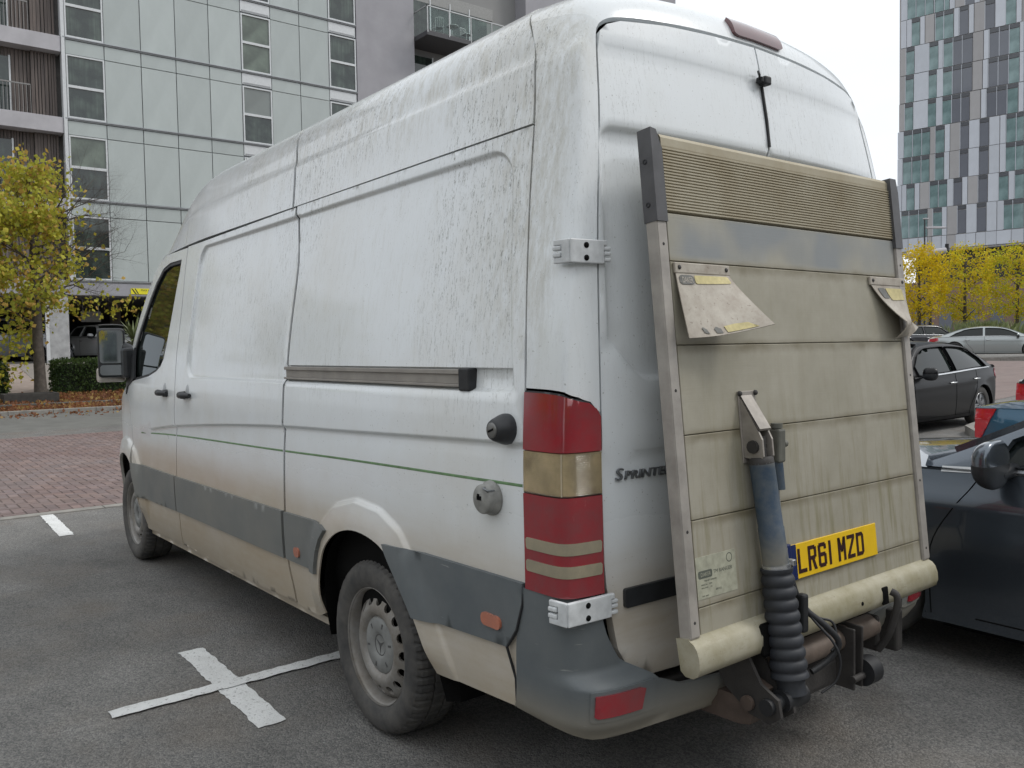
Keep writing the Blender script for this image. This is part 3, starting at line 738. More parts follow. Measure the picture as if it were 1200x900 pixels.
sheet('rear_bumper', [(s, z) for s, z in bo], lambda s, z: bplan(s, z), M_GREY, VAN, sp=.03, aspect=1, flip=False, thick=.02,
      lines=[[(s, z) for z in np.arange(.41, .81, .018)] for s in np.linspace(.01, .22, 16)]+[[(s, z) for s in np.linspace(.01, .99, 90)] for z in (.44, .47, .5, .53, .56, .59, .62)])
def bsmall(nm, mat, s0, s1, z0, z1, lift, r=.01):
    def f(s, z):
        p = Vector(bplan(s, z)); q = Vector(bplan(s+.002, z)); t = (q-p); n = Vector((t.y, -t.x, 0)).normalized()
        if n.x > 0 and abs(s-.5) < .3: n = -n
        if (n.y > 0) != (s < .5) and abs(n.y) > .5: n = -n
        return p+n*lift
    return sheet(nm, [(s0, z0+.006), (s0+.006, z1), (s1-.004, z1), (s1, z1-.006), (s1-.004, z0), (s0+.008, z0)], f, mat, VAN, sp=.02, flip=False, thick=.012)
for s0, s1 in ((.138, .218), (.782, .862)):
    bsmall('reflector_surround', M_GREY, s0-.012, s1+.010, .468, .556, .004)
    bsmall('rear_reflector', M_RED, s0, s1, .482, .545, .010)
# joint between cladding and bumper (dark rubber bead)
for sg in (1, -1):
    m = MB(); m.tube([(.20, sg*(_S(.83)+.002), .83), (.205, sg*(_S(.76)+.012), .76), (.232, sg*(_S(.68)+.014), .685), (.285, sg*(_S(.62)+.014), .617), (.27, sg*(_S(.5)+.0), .52), (.27, sg*(_S(.44)), .43)], .0045, 6)
    m.obj('joint_bead', M_BLACK, VAN)
# ---- hinges
def hinge(z, sg):
    """cast hinge: long leaf across the gap on the rear face, short ears folded round the corner"""
    h = .068; iy = yed(z); x0 = xrear(iy, z, False); oy = _S(z) if z > 1 else _S(z)+.002
    A_ = Vector((x0-.016, sg*(iy-.022), z)); C_ = Vector((x0+.000 if z > 1 else x0-.008, sg*(oy+.006), z)); B_ = Vector((x0+.055, sg*(oy+.014), z))
    def fr(a, b):
        d = b-a; L = d.length; n = Vector((d.y, -d.x, 0)).normalized()
        if n.x > 0 or (abs(n.x) < .3 and n.y*sg < 0): n = -n
        return Matrix(((d.x/L, 0, n.x, a.x), (d.y/L, 0, n.y, a.y), (0, 1, 0, a.z), (0, 0, 0, 1))), L
    M, L = fr(A_, C_); M2, L2 = fr(C_, B_)
    m = MB(); m.bbox(.012, L+.004, -h/2, h/2, -.004, .010, .003, 0, M); m.bbox(.0, .014, .018, h/2, -.004, .010, .003, 0, M)
    m.bbox(-.004, L2*.45, -h/2, h/2, -.004, .009, .003, 0, M2); m.bbox(L2*.4, L2, .017, h/2, -.004, .008, .003, 0, M2); m.bbox(L2*.4, L2, -h/2, -.017, -.004, .008, .003, 0, M2)
    o = m.obj('door_hinge', M_HINGE, VAN)
    for zz in (.009, -.010):
        m = MB(); m.bbox(L2*.50, L2+.002, zz-.007, zz+.007, -.005, .011, .004, 0, M2); m.obj('hinge_knuckle', M_HINGE, o)
    for zz in (-.022, -.004, .010):
        m = MB(); m.bbox(-.014, .012, zz-.006, zz+.006, -.006, .009, .004, 0, M); m.obj('hinge_knuckle', M_HINGE, o)
    for zz in (-.019, .017):
        m = MB(); m.lathe([(0, .0115), (.0085, .0115), (.0088, .008)], M@Matrix.Translation((L*.60, zz, 0)), 16); m.obj('hinge_bolt', M_VOID, o)
    return o
for sg in (1, -1):
    for z in (1.803, .783): hinge(z, sg)
# ---- roof
rk = catm([3.5, 3.75, 4.0, 4.3, 4.6, 4.9], [1, .975, .83, .62, .33, .0])
zg = catm([3.4, 3.75, 4.0, 4.2, 4.5, 4.9], [2.224, 2.218, 2.210, 2.203, 2.20, 2.20])
def roof(u, t):
    sg = 1
    if t > 1: t = 2-t; sg = -1
    y, z = RY(t), RZ(t); xo = ROX(y, z)+.007; xf = 4.31+.56*(1-(y/.8455)**2)
    x = xo+(xf-xo)*u
    if x > 3.4:
        q = (x-3.4)/(xf-3.4); k = 1-q**2.7
        z = zg(x)+(z-2.224)*k; y = y-.012*(1-k)
    # shallow roof ribs
    if t > .8 and x < 3.6: z += .006*math.cos(x*2*pi/.5)
    return (x, sg*y, z)
us = .785
def roofpart(nm, u0, u1, n):
    ts = sorted(set([round(t, 3) for t in list(np.arange(0, 1.001, .04))+[.25, .262, .27, .278, .29, .31, .34]]))
    ts = ts+[2-t for t in reversed(ts[:-1])]
    return gridsheet(nm, np.linspace(u0, u1, n*2), ts, roof, M_PAINT, VAN, thick=.02, flip=True)
ud = (2.06-.30)/(4.18-.30)
roofpart('roof', 0, ud-.0030, 26); roofpart('roof', ud+.0030, .8703, 26); roofpart('cab_roof', .8717, 1, 20)
def roof_in(u, t):
    x, y, z = roof(u, t); return (x, y*.988, 2.2+(z-2.2)*.985-.004)
gridsheet('roof_joint_seal', np.linspace(ud-.006, ud+.006, 3), [k*.04 for k in range(51)], roof_in, M_VOID, VAN, thick=0)
# ---- windscreen, bonnet, nose
AP = [(4.30, .838, 2.198), (4.44, .860, 2.085), (4.56, .885, 1.955), (4.68, .905, 1.79), (4.78, .925, 1.63), (4.87, .94, 1.47), (4.95, .95, 1.31)]
ap = [catm(np.linspace(0, 1, 7), [p[k] for p in AP]) for k in range(3)]
def wind(v, w):
    b = catm([0, .5, 1], [.58, .46, .40])(v)
    x, y, z = ap[0](v), ap[1](v), ap[2](v); return (x+b*(1-w*w), y*w*(1-.0), z-.04*(1-w*w)*v+.02*(1-v)*(1-w*w))
sheet('windscreen', [(0, -.96), (1, -.96), (1, .96), (0, .96)], wind, M_CGLASS, VAN, sp=.12, thick=0)
for sg in (1, -1):
    sheet('windscreen_pillar', [(0, .95), (1, .95), (1, 1), (0, 1)] if sg > 0 else [(0, -1), (1, -1), (1, -.95), (0, -.95)], wind, M_PAINT, VAN, sp=.05, thick=.03)
hy = catm([4.93, 5.15, 5.3, 5.45, 5.56, 5.66], [1.30, 1.215, 1.13, 1.005, .88, .74])
def bonnet(u, w):
    t = u; x = 4.97+(.62+.20*(1-w*w))*t+.40*(1-t)*(1-w*w); zz = hy(4.95+.62*t)
    ye = _S(1.0)+_plan(4.95+.62*t)-.01
    return (x, ye*w, zz+.03*(1-w*w))
sheet('bonnet', [(0, -1), (1, -1), (1, 1), (0, 1)], bonnet, M_PAINT, VAN, sp=.08, thick=.02)
def nose(w, z):
    ye = _S(z)+_plan(5.6)-.004; k = 1-w*w; return (5.60+.19*k-.10*ss(.5, .25, z)*k, ye*w, z)
sheet('front_bumper', [(-1, .28), (1, .28), (1, .62), (-1, .62)], nose, M_GREY, VAN, sp=.08, thick=.02)
sheet('grille', [(-.5, .63), (.5, .63), (.5, .88), (-.5, .88)], nose, M_BLACK, VAN, sp=.08, thick=.02)
for sg in (1, -1): sheet('headlight', [(sg*.52, .63), (sg*.98, .63), (sg*.98, .96), (sg*.52, .88)], nose, M_CHROME, VAN, sp=.06, thick=.02)
# ---- dark inner shell, seen only through the gaps, and floor
def shell_pts(x):
    k = 1 if x < 3.7 else rk(x)
    P = [(.90, .42), (.94, .60), (.945, 1.1), (.925, 1.45), (.86, 1.9), (.805, 2.2), (.765, 2.4), (.70, 2.56), (.55, 2.64), (.3, 2.68), (0, 2.69)]
    f = 1 if x < 4.0 else 1-.25*ss(4.2, 5.5, x)
    top = 2.7 if x < 3.8 else lin([3.8, 4.1, 4.3, 4.5, 4.9, 5.3, 5.55], [2.62, 2.40, 2.10, 1.88, 1.32, 1.10, .85])(x)
    return [(y*f*(.985), min(z, top)) for y, z in P]
m = MB(); xs_ = [.20, .28, .40, 1.0, 2.0, 3.0, 3.7, 3.9, 4.1, 4.3, 4.5, 4.9, 5.3, 5.55]; ring = []
for i, x in enumerate(xs_):
    P = shell_pts(x); P = P+[(-y, z) for y, z in reversed(P[:-1])]
    if i == 0: P = [(y*.80, min(z, 2.50)) for y, z in P]
    if i == 1: P = [(y*.93, min(z, 2.58)) for y, z in P]
    ring.append([(x, y*(1 if x < 3.9 else .93), z) for y, z in P])
n = len(ring[0]); m.add([p for r in ring for p in r], [(i*n+k, i*n+k+1, (i+1)*n+k+1, (i+1)*n+k) for i in range(len(xs_)-1) for k in range(n-1)]+[tuple(range(n)), tuple(reversed(range((len(xs_)-1)*n, len(xs_)*n)))])
m.add([p for r in ring for p in (r[0], r[-1])], [(2*i, 2*i+1, 2*i+3, 2*i+2) for i in range(len(xs_)-1)])
# keep the shell clear of the wheel arches: recess boxes are cut by leaving the shell bottom high there
shell = m.obj('inner_shell', M_VOID, VAN)
sm = bmesh.new(); sm.from_mesh(shell.data)
bad = []
for f in sm.faces: pass
sm.free()
# lower dark skirt planes inside sills, and underfloor
m = MB()
for sg in (1, -1):
    for a, b in ((1.63, 4.50), (.30, .70)): m.box(a+.06, b-.04, sg*.90-.01, sg*.90+.01, .34 if a > 1 else .44, .46)
m.box(.22, 5.4, -.60, .60, .40, .43); m.box(.1, 5.3, -.42, -.34, .33, .42); m.box(.1, 5.3, .34, .42, .33, .42)
m.box(.05, .12, -.70, .70, .40, .52)
m.obj('chassis', M_UNDER, VAN)
# wheel houses
for cx, z0 in ((1.2, .82), (4.94, .80)):
    for sg in (1, -1):
        A_ = AR if cx < 3 else AF; m = MB(); n = len(A_)
        vs = [(x, sg*(yside(x, z, False)-.0), z) for x, z in A_]+[(cx+(x-cx)*1.04, sg*(.90), .5+(z-.5)*1.05) for x, z in A_]+[(cx+(x-cx)*1.04, sg*.58, .5+(z-.5)*1.05) for x, z in A_]
        m.add(vs, [(i, i+1, i+1+n, i+n) for i in range(n-1)]+[(i+n, i+n+1, i+1+2*n, i+2*n) for i in range(n-1)]+[tuple(range(2*n, 3*n))]); m.obj('wheel_arch_liner', M_BLACK if cx > 3 else M_VOID, VAN)
# ---- wheels
def tyre_prof(R, w):
    h = w/2
    return [(R*.66, -h*.80), (R*.70, -h*.90), (R*.80, -h*1.0), (R*.90, -h*.97), (R*.955, -h*.88), (R*.985, -h*.74), (R, -h*.55), (R, -h*.30), (R-.009, -h*.28), (R-.009, -h*.22), (R, -h*.20), (R, h*.20), (R-.009, h*.22), (R-.009, h*.28), (R, h*.30), (R, h*.55), (R*.985, h*.74), (R*.955, h*.88), (R*.90, h*.97), (R*.80, h*1.0), (R*.70, h*.90), (R*.66, h*.80)]
def van_wheel(x, sg, yo, R=.347, w=.225):
    M = Matrix.Translation((x, sg*(yo-w/2), R))@Matrix.Rotation(-sg*pi/2, 4, 'X')   # local +Z = outwards
    pr = tyre_prof(R, w); N = 264
    def wob(i, j):
        if i in (6, 7, 14, 15, 5, 16): return -.007 if (j % 4 == 0) else 0
        if i in (10, 11): return -.006 if ((j+2) % 6 == 0) else 0
        if i in (4, 17): return -.005 if (j % 8 < 2) else .0005
        return 0
    m = MB(); m.lathe(pr, M, N, wob=wob)
    for q in range(len(m.sm)):
        i = q % (len(pr)-1); m.sm[q] = not (4 <= i <= 16)
    ty = m.obj('tyre', M_TYRE, VAN)
    h = w/2
    m = MB(); m.lathe([(R*.60, -h*.8), (R*.665, -h*.82), (R*.64, -h*.6), (R*.62, 0), (R*.625, h*.45), (R*.645, h*.70), (R*.672, h*.86), (R*.675, h*.80)], M, 72)
    rim = m.obj('rim', M_RIM, VAN)
    # dished disc with a ring of oval holes
    def dish(a, b):
        r = hypot(a, b); q = lin([0, .30, .34, .40, .44, .585, .625], [.44, .46, .70, .79, .76, .50, .30])(r/R)
        p = M@Vector((a, b, q*h)); return p
    holes = []
    for k in range(16):
        a = 2*pi*k/16; holes.append([(R*.515*cos(a)+rr*cos(a)-tt*sin(a), R*.515*sin(a)+rr*sin(a)+tt*cos(a)) for rr, tt in [(.0180*cos(q), .0205*sin(q)) for q in np.linspace(0, 2*pi, 11)[:-1]]])
    c = [(R*.622*cos(a), R*.622*sin(a)) for a in np.linspace(0, 2*pi, 49)[:-1]]
    sheet('wheel_disc', c, dish, M_RIM, rim, holes=holes, sp=.018, thick=.012)
    m = MB(); m.lathe([(R*.335, h*.50), (R*.33, h*.61), (R*.315, h*.66), (R*.16, h*.70), (R*.13, h*.64), (R*.12, h*.62), (0, h*.62)], M, 40)
    cap = m.obj('hub_cap', M_CAP, rim)
    m = MB()
    for k in range(6): m.box(R*.215, R*.275, -.004, .004, h*.67, h*.688, M=M@Matrix.Rotation(k*pi/3+.2, 4, 'Z'))
    m.lathe([(R*.13, h*.625), (R*.12, h*.64), (R*.112, h*.625)], M, 28)
    for k in range(3):
        m.add([M@Vector(v) for v in ((0, .008, h*.64), (-.007, -.004, h*.63), (.007, -.004, h*.63), (R*.112*cos(pi/2+k*2*pi/3), R*.112*sin(pi/2+k*2*pi/3), h*.63))], [(1, 2, 3), (0, 1, 3), (0, 3, 2)])
    m.obj('cap_slots', simple('cap_dark', (.07, .07, .07), .6), rim)
    m = MB(); m.lathe([(0, h*.1), (R*.60, h*.1)], M, 30); m.obj('brake_drum', M_VOID, rim)
for x, yo in ((1.235, .955), (4.93, .955)):
    for sg in (1, -1): van_wheel(x, sg, yo)
boxo('rear_axle', M_UNDER, VAN, 1.18, 1.29, -.75, .75, .30, .40, b=.02)
# ---- door mirror
def van_mirror(sg):
    c = Vector((4.90, sg*1.065, 1.545)); w = .195; h = .37
    Mm = Matrix.Translation(c)@Matrix.Rotation(sg*radians(-14), 4, 'Z')
    m = MB(); bm = bmesh.new(); bmesh.ops.create_cube(bm, size=1)
    for v in bm.verts:
        v.co = (v.co.x*.11+.03, v.co.y*w, v.co.z*h)
        if v.co.x > 0: v.co.y *= .72; v.co.z *= .86
    bmesh.ops.bevel(bm, geom=bm.edges[:], offset=.034, segments=4, affect='EDGES', profile=.6); bm.verts.index_update()
    m.add([Mm@v.co for v in bm.verts], [[v.index for v in f.verts] for f in bm.faces], 0, True); bm.free()
    mr = m.obj('door_mirror', M_PLASTIC, VAN)
    def gl(nm, z0, z1):
        sheet(nm, [(y, z) for y, z in rrect(-w/2+.02, w/2-.02, z0, z1, .022)], lambda y, z: Mm@Vector((-.030-.001+.04*y*y, y, z)), M_MIRROR, mr, sp=.03, flip=True, thick=.004)
    gl('mirror_glass', -.075, h/2-.022); gl('wide_angle_glass', -h/2+.022, -.088)
    m = MB()
    for z0, z1 in ((1.63, 1.60), (1.45, 1.45)):
        m.tube([(4.95, sg*1.08, z0), (4.90, sg*1.00, z1), (4.82, sg*.93, z1-.05)], [.03, .034, .04], 10)
    m.bbox(4.76, 4.96, sg*.965-.05, sg*.965+.05, 1.36, 1.58, .02); m.obj('mirror_arm', M_PLASTIC, mr)
    m = MB(); m.bbox(4.93, 5.0, sg*1.06-.095, sg*1.06+.095, 1.330, 1.44, .02); m.obj('indicator_lens', mk_lens('mirror_indicator', (.55, .50, .45), 0, .1), mr)
mm_ = NB('mirror_glass', .03, 1.); mm_.col((.62, .66, .68)); M_MIRROR = mm_.mat
van_mirror(1); van_mirror(-1)
# ---- high brake light, seam clip, door furniture, badge
def on_header(y, w, lift):
    s = 3.25-(y/.22)*.25 if abs(y) < .22 else 3.25-.25
    p = pillar(3.25-y/.22*.25, w); return Vector((p[0]-lift, p[1], p[2]+lift*.3))
hb = [(y, w) for y, w in rrect(-.178, .108, .03, .30, .03)]
sheet('high_brake_light', hb, lambda y, w: on_header(y, w, .014*(1-((w-.165)/.2)**2)*.8+.004), mk_lens('dark_red_lens', (.10, .012, .018), 0, .3), VAN, sp=.03, thick=.018, flip=True)
xr = xrear(0, 2.44)
m = MB(); m.bbox(xr-.035, xr-.002, -.018, .018, 2.425, 2.455, .006); m.bbox(xr-.03, xr-.004, .018, .032, 2.43, 2.45, .004); m.tube([(xr-.02, .034, 2.44), (xr-.03, .046, 2.452), (xr-.02, .040, 2.466), (xr-.01, .02, 2.46)], .004, 6)
m.tube([(xr-.006, 0, 2.425), (xrear(0, 2.3)-.004, -.002, 2.30), (xrear(0, 2.2)-.004, .003, 2.21)], .005, 6); m.obj('seam_latch', M_BLACK, VAN)
gy = catm([-.84, -.55, .55, .84], [.0, 0, 0, 0])
for d_, a, b in ((dL, .30, .80), (dR, -.80, -.30)):
    x = xrear(.6, .785, False); m = MB()
    n = 10; ys = np.linspace(a, b, n); vs = []
    sheet('rubbing_strip', rrect(a, b-.03 if a > 0 else b, .758, .815, .008), lambda y, z: (xrear(y, z)-.012, y, z), M_PLASTIC, d_, sp=.05, flip=True, thick=.02)
xb_ = lambda y: xrear(y, 1.15)
M = frame((xb_(.72)-.002, .79, 1.136), (xb_(.60)-xb_(.79), -.19, 0), (0, 0, 1))
text_mesh('model_badge', 'Sprinter'.upper()[0], .036, M_SILVER, dL, M, .004, 1.25, shear=.15)
text_mesh('model_badge', 'PRINTER', .026, M_SILVER, dL, M@Matrix.Translation((.036, 0, 0)), .004, 1.35, shear=.15)

# ================================================================ THE TAIL LIFT
KX = (-.051+.2)/(2.148-.59); TL = Vector((KX, 0, 1)).normalized()      # up along the platform
TN = Vector((-1, 0, KX)).normalized()                                    # outwards, to the rear
def P(y, z, d=0.): return Vector((-.051-(2.148-z)*KX, y, z))+TN*d
def PM(y, z, d=0.):   # local x = to the right of the viewer (-Y), local y = up the platform, local z = outwards
    o = P(y, z, d); X = Vector((0, -1, 0)); return Matrix(((X.x, TL.x, TN.x, o.x), (X.y, TL.y, TN.y, o.y), (X.z, TL.z, TN.z, o.z), (0, 0, 0, 1)))
LB = PM(0, 0, 0)
def pbox(m, y0, y1, z0, z1, d0, d1, b=.002, mi=0):
    s = TL.z; m.bbox(-y1, -y0, z0/s, z1/s, d0, d1, b, mi, LB)
YL, YR = .712, -.668
m = MB(); pbox(m, YR+.04, YL-.045, .66, 2.135, -.040, -.010)
lift = m.obj('tail_lift_platform', M_ALU, VAN)
zs = [.690, .778, 1.026, 1.270, 1.530, 1.774, 1.915]
for a, b in zip(zs, zs[1:]):
    m = MB(); pbox(m, YR+.048, YL-.053, a+.0012, b-.0012, -.012, .0, .002); m.obj('platform_plank', M_ALU, lift)
# ribbed anti-slip plank
m = MB(); y0, y1 = YR+.048, YL-.053; n = 21; za, zb = 1.920, 2.108; vs = []; k = 0
prof = []
for i in range(n):
    a = za+(zb-za)*i/n; w = (zb-za)/n
    prof += [(a, -.0), (a+w*.22, .0045), (a+w*.70, .0045), (a+w*.80, -.0)]
prof = [(za-.003, -.012)]+prof+[(zb, .0), (zb+.004, .001), (2.135, .001), (2.146, -.006), (2.146, -.04)]
for z, d in prof: vs += [P(y1, z, d), P(y0, z, d)]
m.add(vs, [(2*i, 2*i+1, 2*i+3, 2*i+2) for i in range(len(prof)-1)]); m.obj('ribbed_tread_plank', M_RIB, lift)
# side channels
for a, b in ((YL-.040, YL), (YR, YR+.046)):
    m = MB(); pbox(m, a, b, .70, 1.905, -.034, .008, .003)
    m.obj('side_channel', M_CHAN, lift)
    m = MB(); c = (a+b)/2; e = a if a > 0 else b
    o = b if a > 0 else a
    pbox(m, a+.002, b-.002, .705, 1.9, .0075, .010, .001)
    m.obj('channel_face', M_CHAN, lift)
    # dark folding cap at the top
    m = MB(); w = .036
    if a > 0: pl_ = [(-b-.002, 1.885), (-a+.003, 1.885), (-a+.001, 2.10), (-a-.010, 2.125), (-a-.018, 2.150), (-b-.002, 2.154)]
    else: pl_ = [(-b-.004, 1.885), (-a+.002, 1.885), (-a+.002, 2.10), (-a-.008, 2.152), (-b-.006, 2.152)]
    s = TL.z; m.prism([(x, z/s) for x, z in pl_], .052, LB@Matrix.Translation((0, 0, -.038)))
    m.obj('end_cap', M_DCAP, lift)
    m = MB()
    for z in (2.06, 1.935):
        q = LB@Matrix.Translation((-o, z/s, -.016))@Matrix.Rotation(-pi/2 if a > 0 else pi/2, 4, 'Y'); m.lathe([(.004, .0035), (.007, .0045), (.008, .003)], q, 12)
    m.obj('cap_bolt', M_BLACK, lift)
    m = MB()
    for z in (1.82, 1.40, 1.0, .745): m.lathe([(0, .0115), (.0035, .0115), (.005, .010)], LB@Matrix.Translation((-(a+b)/2, z/s, 0)), 10)
    m.obj('rivet', M_UNDER, lift)
# rounded bottom beam
m = MB(); pr_ = [(.704, .001), (.698, .006), (.690, .020), (.676, .030), (.652, .036), (.625, .035), (.604, .026), (.594, .008), (.596, -.020), (.61, -.036), (.70, -.044)]
ya, yb = YL+.004, YR+.004; n = len(pr_); vs = []
ysn = np.linspace(ya, yb, 14)
for y in ysn: vs += [P(y, z, d) for z, d in pr_]
m.add(vs, [(i*n+k, i*n+(k+1) % n, (i+1)*n+(k+1) % n, (i+1)*n+k) for i in range(13) for k in range(n)], 0, False)
m.add(vs[:n], [tuple(range(n))]); m.add(vs[-n:], [tuple(reversed(range(n)))])
beam = m.obj('bottom_beam', M_BEAM, lift)
for f in beam.data.polygons: f.use_smooth = len(f.vertices) == 4
for y, z in ((.31, .655), (-.13, .64)):
    m = MB(); m.lathe([(0, .038), (.006, .038), (.008, .034)], LB@Matrix.Translation((-y, z/TL.z, 0)), 10); m.obj('beam_rivet', M_VOID, lift)
m = MB(); pbox(m, .335, .430, .590, .688, .026, .0375, .01); m.obj('beam_slot', M_VOID, lift)       # dark pocket where the ram passes the beam
m = MB(); pbox(m, -.300, -.262, .608, .668, .028, .0380, .004)
m.obj('beam_slot', M_VOID, lift)
# warning flaps (folded, printed)
def flap(pts, nm='warning_flap'):
    """pts: 3D function of u,v in 0..1"""
    o = sheet(nm, [(0, 0), (1, 0), (1, 1), (0, 1)], pts, M_FLAP, VAN, sp=.06, thick=.003)
    return o
def flapL_pt(u, v, e=0.):      # u across from left, v up
    yl, yr = .648, .408
    a = 1-v
    y = yl+(yr-yl)*u; z = 1.742-.197*a; d = .008+.115*a**1.15*(.30+.85*u)-.012*a*sin(pi*u)
    y -= .030*a*u; z += .030*a*u*u
    y += .012*a*(1-u)
    d += .008*a*sin(5*u+1)
    return P(y, z, d+e)
fL = flap(flapL_pt)
fol = lambda f, u0, u1, v0, v1: (lambda x, y: f(u0+(u1-u0)*x, v0+(v1-v0)*y, .002))
def patch(nm, f, mat, par, poly, e=.0022): return sheet(nm, poly, lambda u, v: f(u, v, e), mat, par, sp=.05, thick=.0005)
patch('yellow_print', flapL_pt, M_FYEL, fL, rrect(.31, .94, .82, .955, .03))
patch('logo_panel', flapL_pt, M_FINK, fL, rrect(.04, .295, .81, .955, .05))
patch('yellow_print', flapL_pt, M_FYEL, fL, [(.50, .03), (.86, .03), (.78, .13), (.62, .145), (.48, .13)])
patch('black_print', flapL_pt, M_FINK, fL, [(.20, .06), (.26, .04), (.235, .11), (.19, .15), (.175, .13)])
patch('black_print', flapL_pt, M_FINK, fL, [(.36, .04), (.44, .03), (.43, .10), (.37, .14), (.335, .11)])
def strip_top(yl, yr, par):
    m = MB(); pbox(m, yr, yl, 1.738, 1.770, .001, .011, .003); o = m.obj('flap_retainer', M_FLAP, par)
    m = MB()
    for y in (yl-.018, yr+.018): m.lathe([(0, .0135), (.006, .0135), (.007, .011)], LB@Matrix.Translation((-y, 1.755/TL.z, 0)), 14)
    m.obj('flap_screw', M_UNDER, par)
strip_top(.652, .402, fL)
def txt_on(f, s, u0, v0, h, wd, mat, par, nm):
    o = text_mesh(nm, s, .7, mat, par, Matrix.Identity(4), .0, 1.); W_ = max(v.co.x for v in o.data.vertices); H_ = .7
    for v in o.data.vertices: v.co = f(u0+wd*v.co.x/W_, v0+h*v.co.y/H_, .0035)
    return o
txt_on(flapL_pt, 'DAKER', .075, .835, .09, .19, M_FLAP, fL, 'flap_lettering')
def flapR_pt(u, v, e=0.):
    a = 1-v; f = min(1, a/.72)
    y = (-.420-.125*f)*(1-u)+(-.655-.004*f)*u; z = 1.742-.148*f+.012*f*u
    d = .008+.045*f*f*(1-u)**.7+.016*f
    if a > .72:
        h = (a-.72)/.28
        y += -.035*h*(1-u)-.012*h*u+.02*h; z -= .055*h; d -= .045*h*h*(1-u)+.012*h
    return P(y, z, d+e)
fR = flap(flapR_pt); m = MB(); m.add([P(-.655, 1.60, .03), P(-.700, 1.580, .030), P(-.625, 1.535, .02), P(-.665, 1.565, .036)], [(0, 1, 3), (1, 2, 3), (2, 0, 3)]); m.obj('torn_tip', M_FLAP, fR); strip_top(-.415, -.663, fR)
patch('yellow_print', flapR_pt, M_FYEL, fR, rrect(.36, .90, .70, .93, .03))
patch('logo_panel', flapR_pt, M_FINK, fR, rrect(.12, .33, .74, .93, .03))
# rating sticker with its small print
m = MB(); pbox(m, .480, .660, .800, .920, .0002, .0015, .0004); st = m.obj('rating_sticker', M_LABEL, VAN)
def tx(s, y, z, h, par=st, mat=M_INK, sx=1., nm='sticker_print', d=.0018): return text_mesh(nm, s, h, mat, par, PM(y, z, d), .0001, sx)
m = MB(); m.prism([(x, z) for x, z in rrect(-.652, -.590, .858/TL.z, .880/TL.z, .006)], .0005, LB@Matrix.Translation((0, 0, .0014))); lg = m.obj('sticker_logo', M_INK, st)
tx('DAKER', .642, .8635, .011, st, M_LABEL, .9, 'sticker_logo_lettering', .0022)
tx('TM RANGER', .585, .865, .011); tx('TAIL LIFT DIVISION', .628, .848, .0045); tx('SERIAL No.     YEAR', .642, .838, .004); tx('MAX LOAD       KG', .642, .829, .004); tx('500 KG', .58, .816, .006); tx('TYPE  DATE', .642, .806, .004)
m = MB(); m.lathe([(.011, .0016), (.0125, .0022), (.014, .0016)], LB@Matrix.Translation((-.508, .900/TL.z, 0)), 24); m.obj('sticker_mark', M_INK, st)
# bracket
s = TL.z
m = MB()
for ya_ in (.400, .352):
    q = LB@Matrix.Translation((-ya_, 0, 0))@Matrix(((0, 0, 1, 0), (0, 1, 0, 0), (1, 0, 0, 0), (0, 0, 0, 1)))   # local x = outwards, y = up, z = to the right
    m.prism([(0, 1.365/s), (.010, 1.360/s), (.062, 1.262/s), (.074, 1.235/s), (.074, 1.185/s), (.064, 1.172/s), (.0, 1.185/s)], .007, q)
vs = [P(y, z, d) for y in (.400, .345) for z, d in ((1.365, .006), (1.262, .066), (1.268, .070), (1.372, .010))]
m.add(vs, [(0, 1, 5, 4), (3, 7, 6, 2), (1, 2, 6, 5), (0, 4, 7, 3)])
pbox(m, .32, .405, 1.165, 1.385, 0, .006)
br = m.obj('ram_bracket', simple('bare_bracket_metal', (.30, .275, .245), .45, .3, var=.25, scale=20), VAN)
m = MB()
for y in (.40, .322): m.lathe([(0, .012), (.007, .012), (.009, .006)], LB@Matrix.Translation((-y, 1.378/s, 0)), 10)
m.tube([P(.410, 1.215, .042), P(.338, 1.215, .042)], .013, 12); m.tube([P(.409, 1.215, .042), P(.399, 1.215, .042)], .020, 12); m.obj('bracket_pin', M_UNDER, br)
# ram: steel eye, blue cylinder, clamp, rubber bellows
A0 = P(.378, 1.215, .046); A1 = P(.352, .845, .052); A2 = P(.352, .525, .066); A3 = P(.352, .475, .068)
def along(a, b, t): return a+(b-a)*t
m = MB(); m.tube([A0+Vector((0, 0, .03)), along(A0, A1, .12)], .018, 10)
m.tube([along(A0, A1, .085), along(A0, A1, .10), along(A0, A1, .14)], [.030, .037, .038], 20)
m.obj('ram_eye', M_UNDER, lift)
m = MB(); m.tube([along(A0, A1, .13), along(A0, A1, .66), along(A0, A1, .665), along(A0, A1, 1.0)], [.0375, .0375, .039, .039], 28, cap=True); ram = m.obj('lift_ram', M_BLUE, VAN)
m = MB(); m.tube([along(A0, A1, .965), along(A0, A1, .995)], .043, 24); m.bbox(-.262, -.240, .302, .318, .855, .875, .003); m.obj('hose_clamp', M_CHROME, ram)
m = MB(); pts = []; rs = []; nb = 9
for i in range(nb*8+1):
    t = i/(nb*8); ph = (i % 8)/8; pts.append(along(A1, A2, t)); rs.append((.0405+.008*t)+.0085*(abs(cos(pi*ph))**.7 if i % 8 else 1)*(1))
m.tube(pts, rs, 28); m.tube([A2, along(A2, A3, .5), A3], [.045, .042, .045], 20); bel = m.obj('rubber_bellows', M_BELLOW, ram)
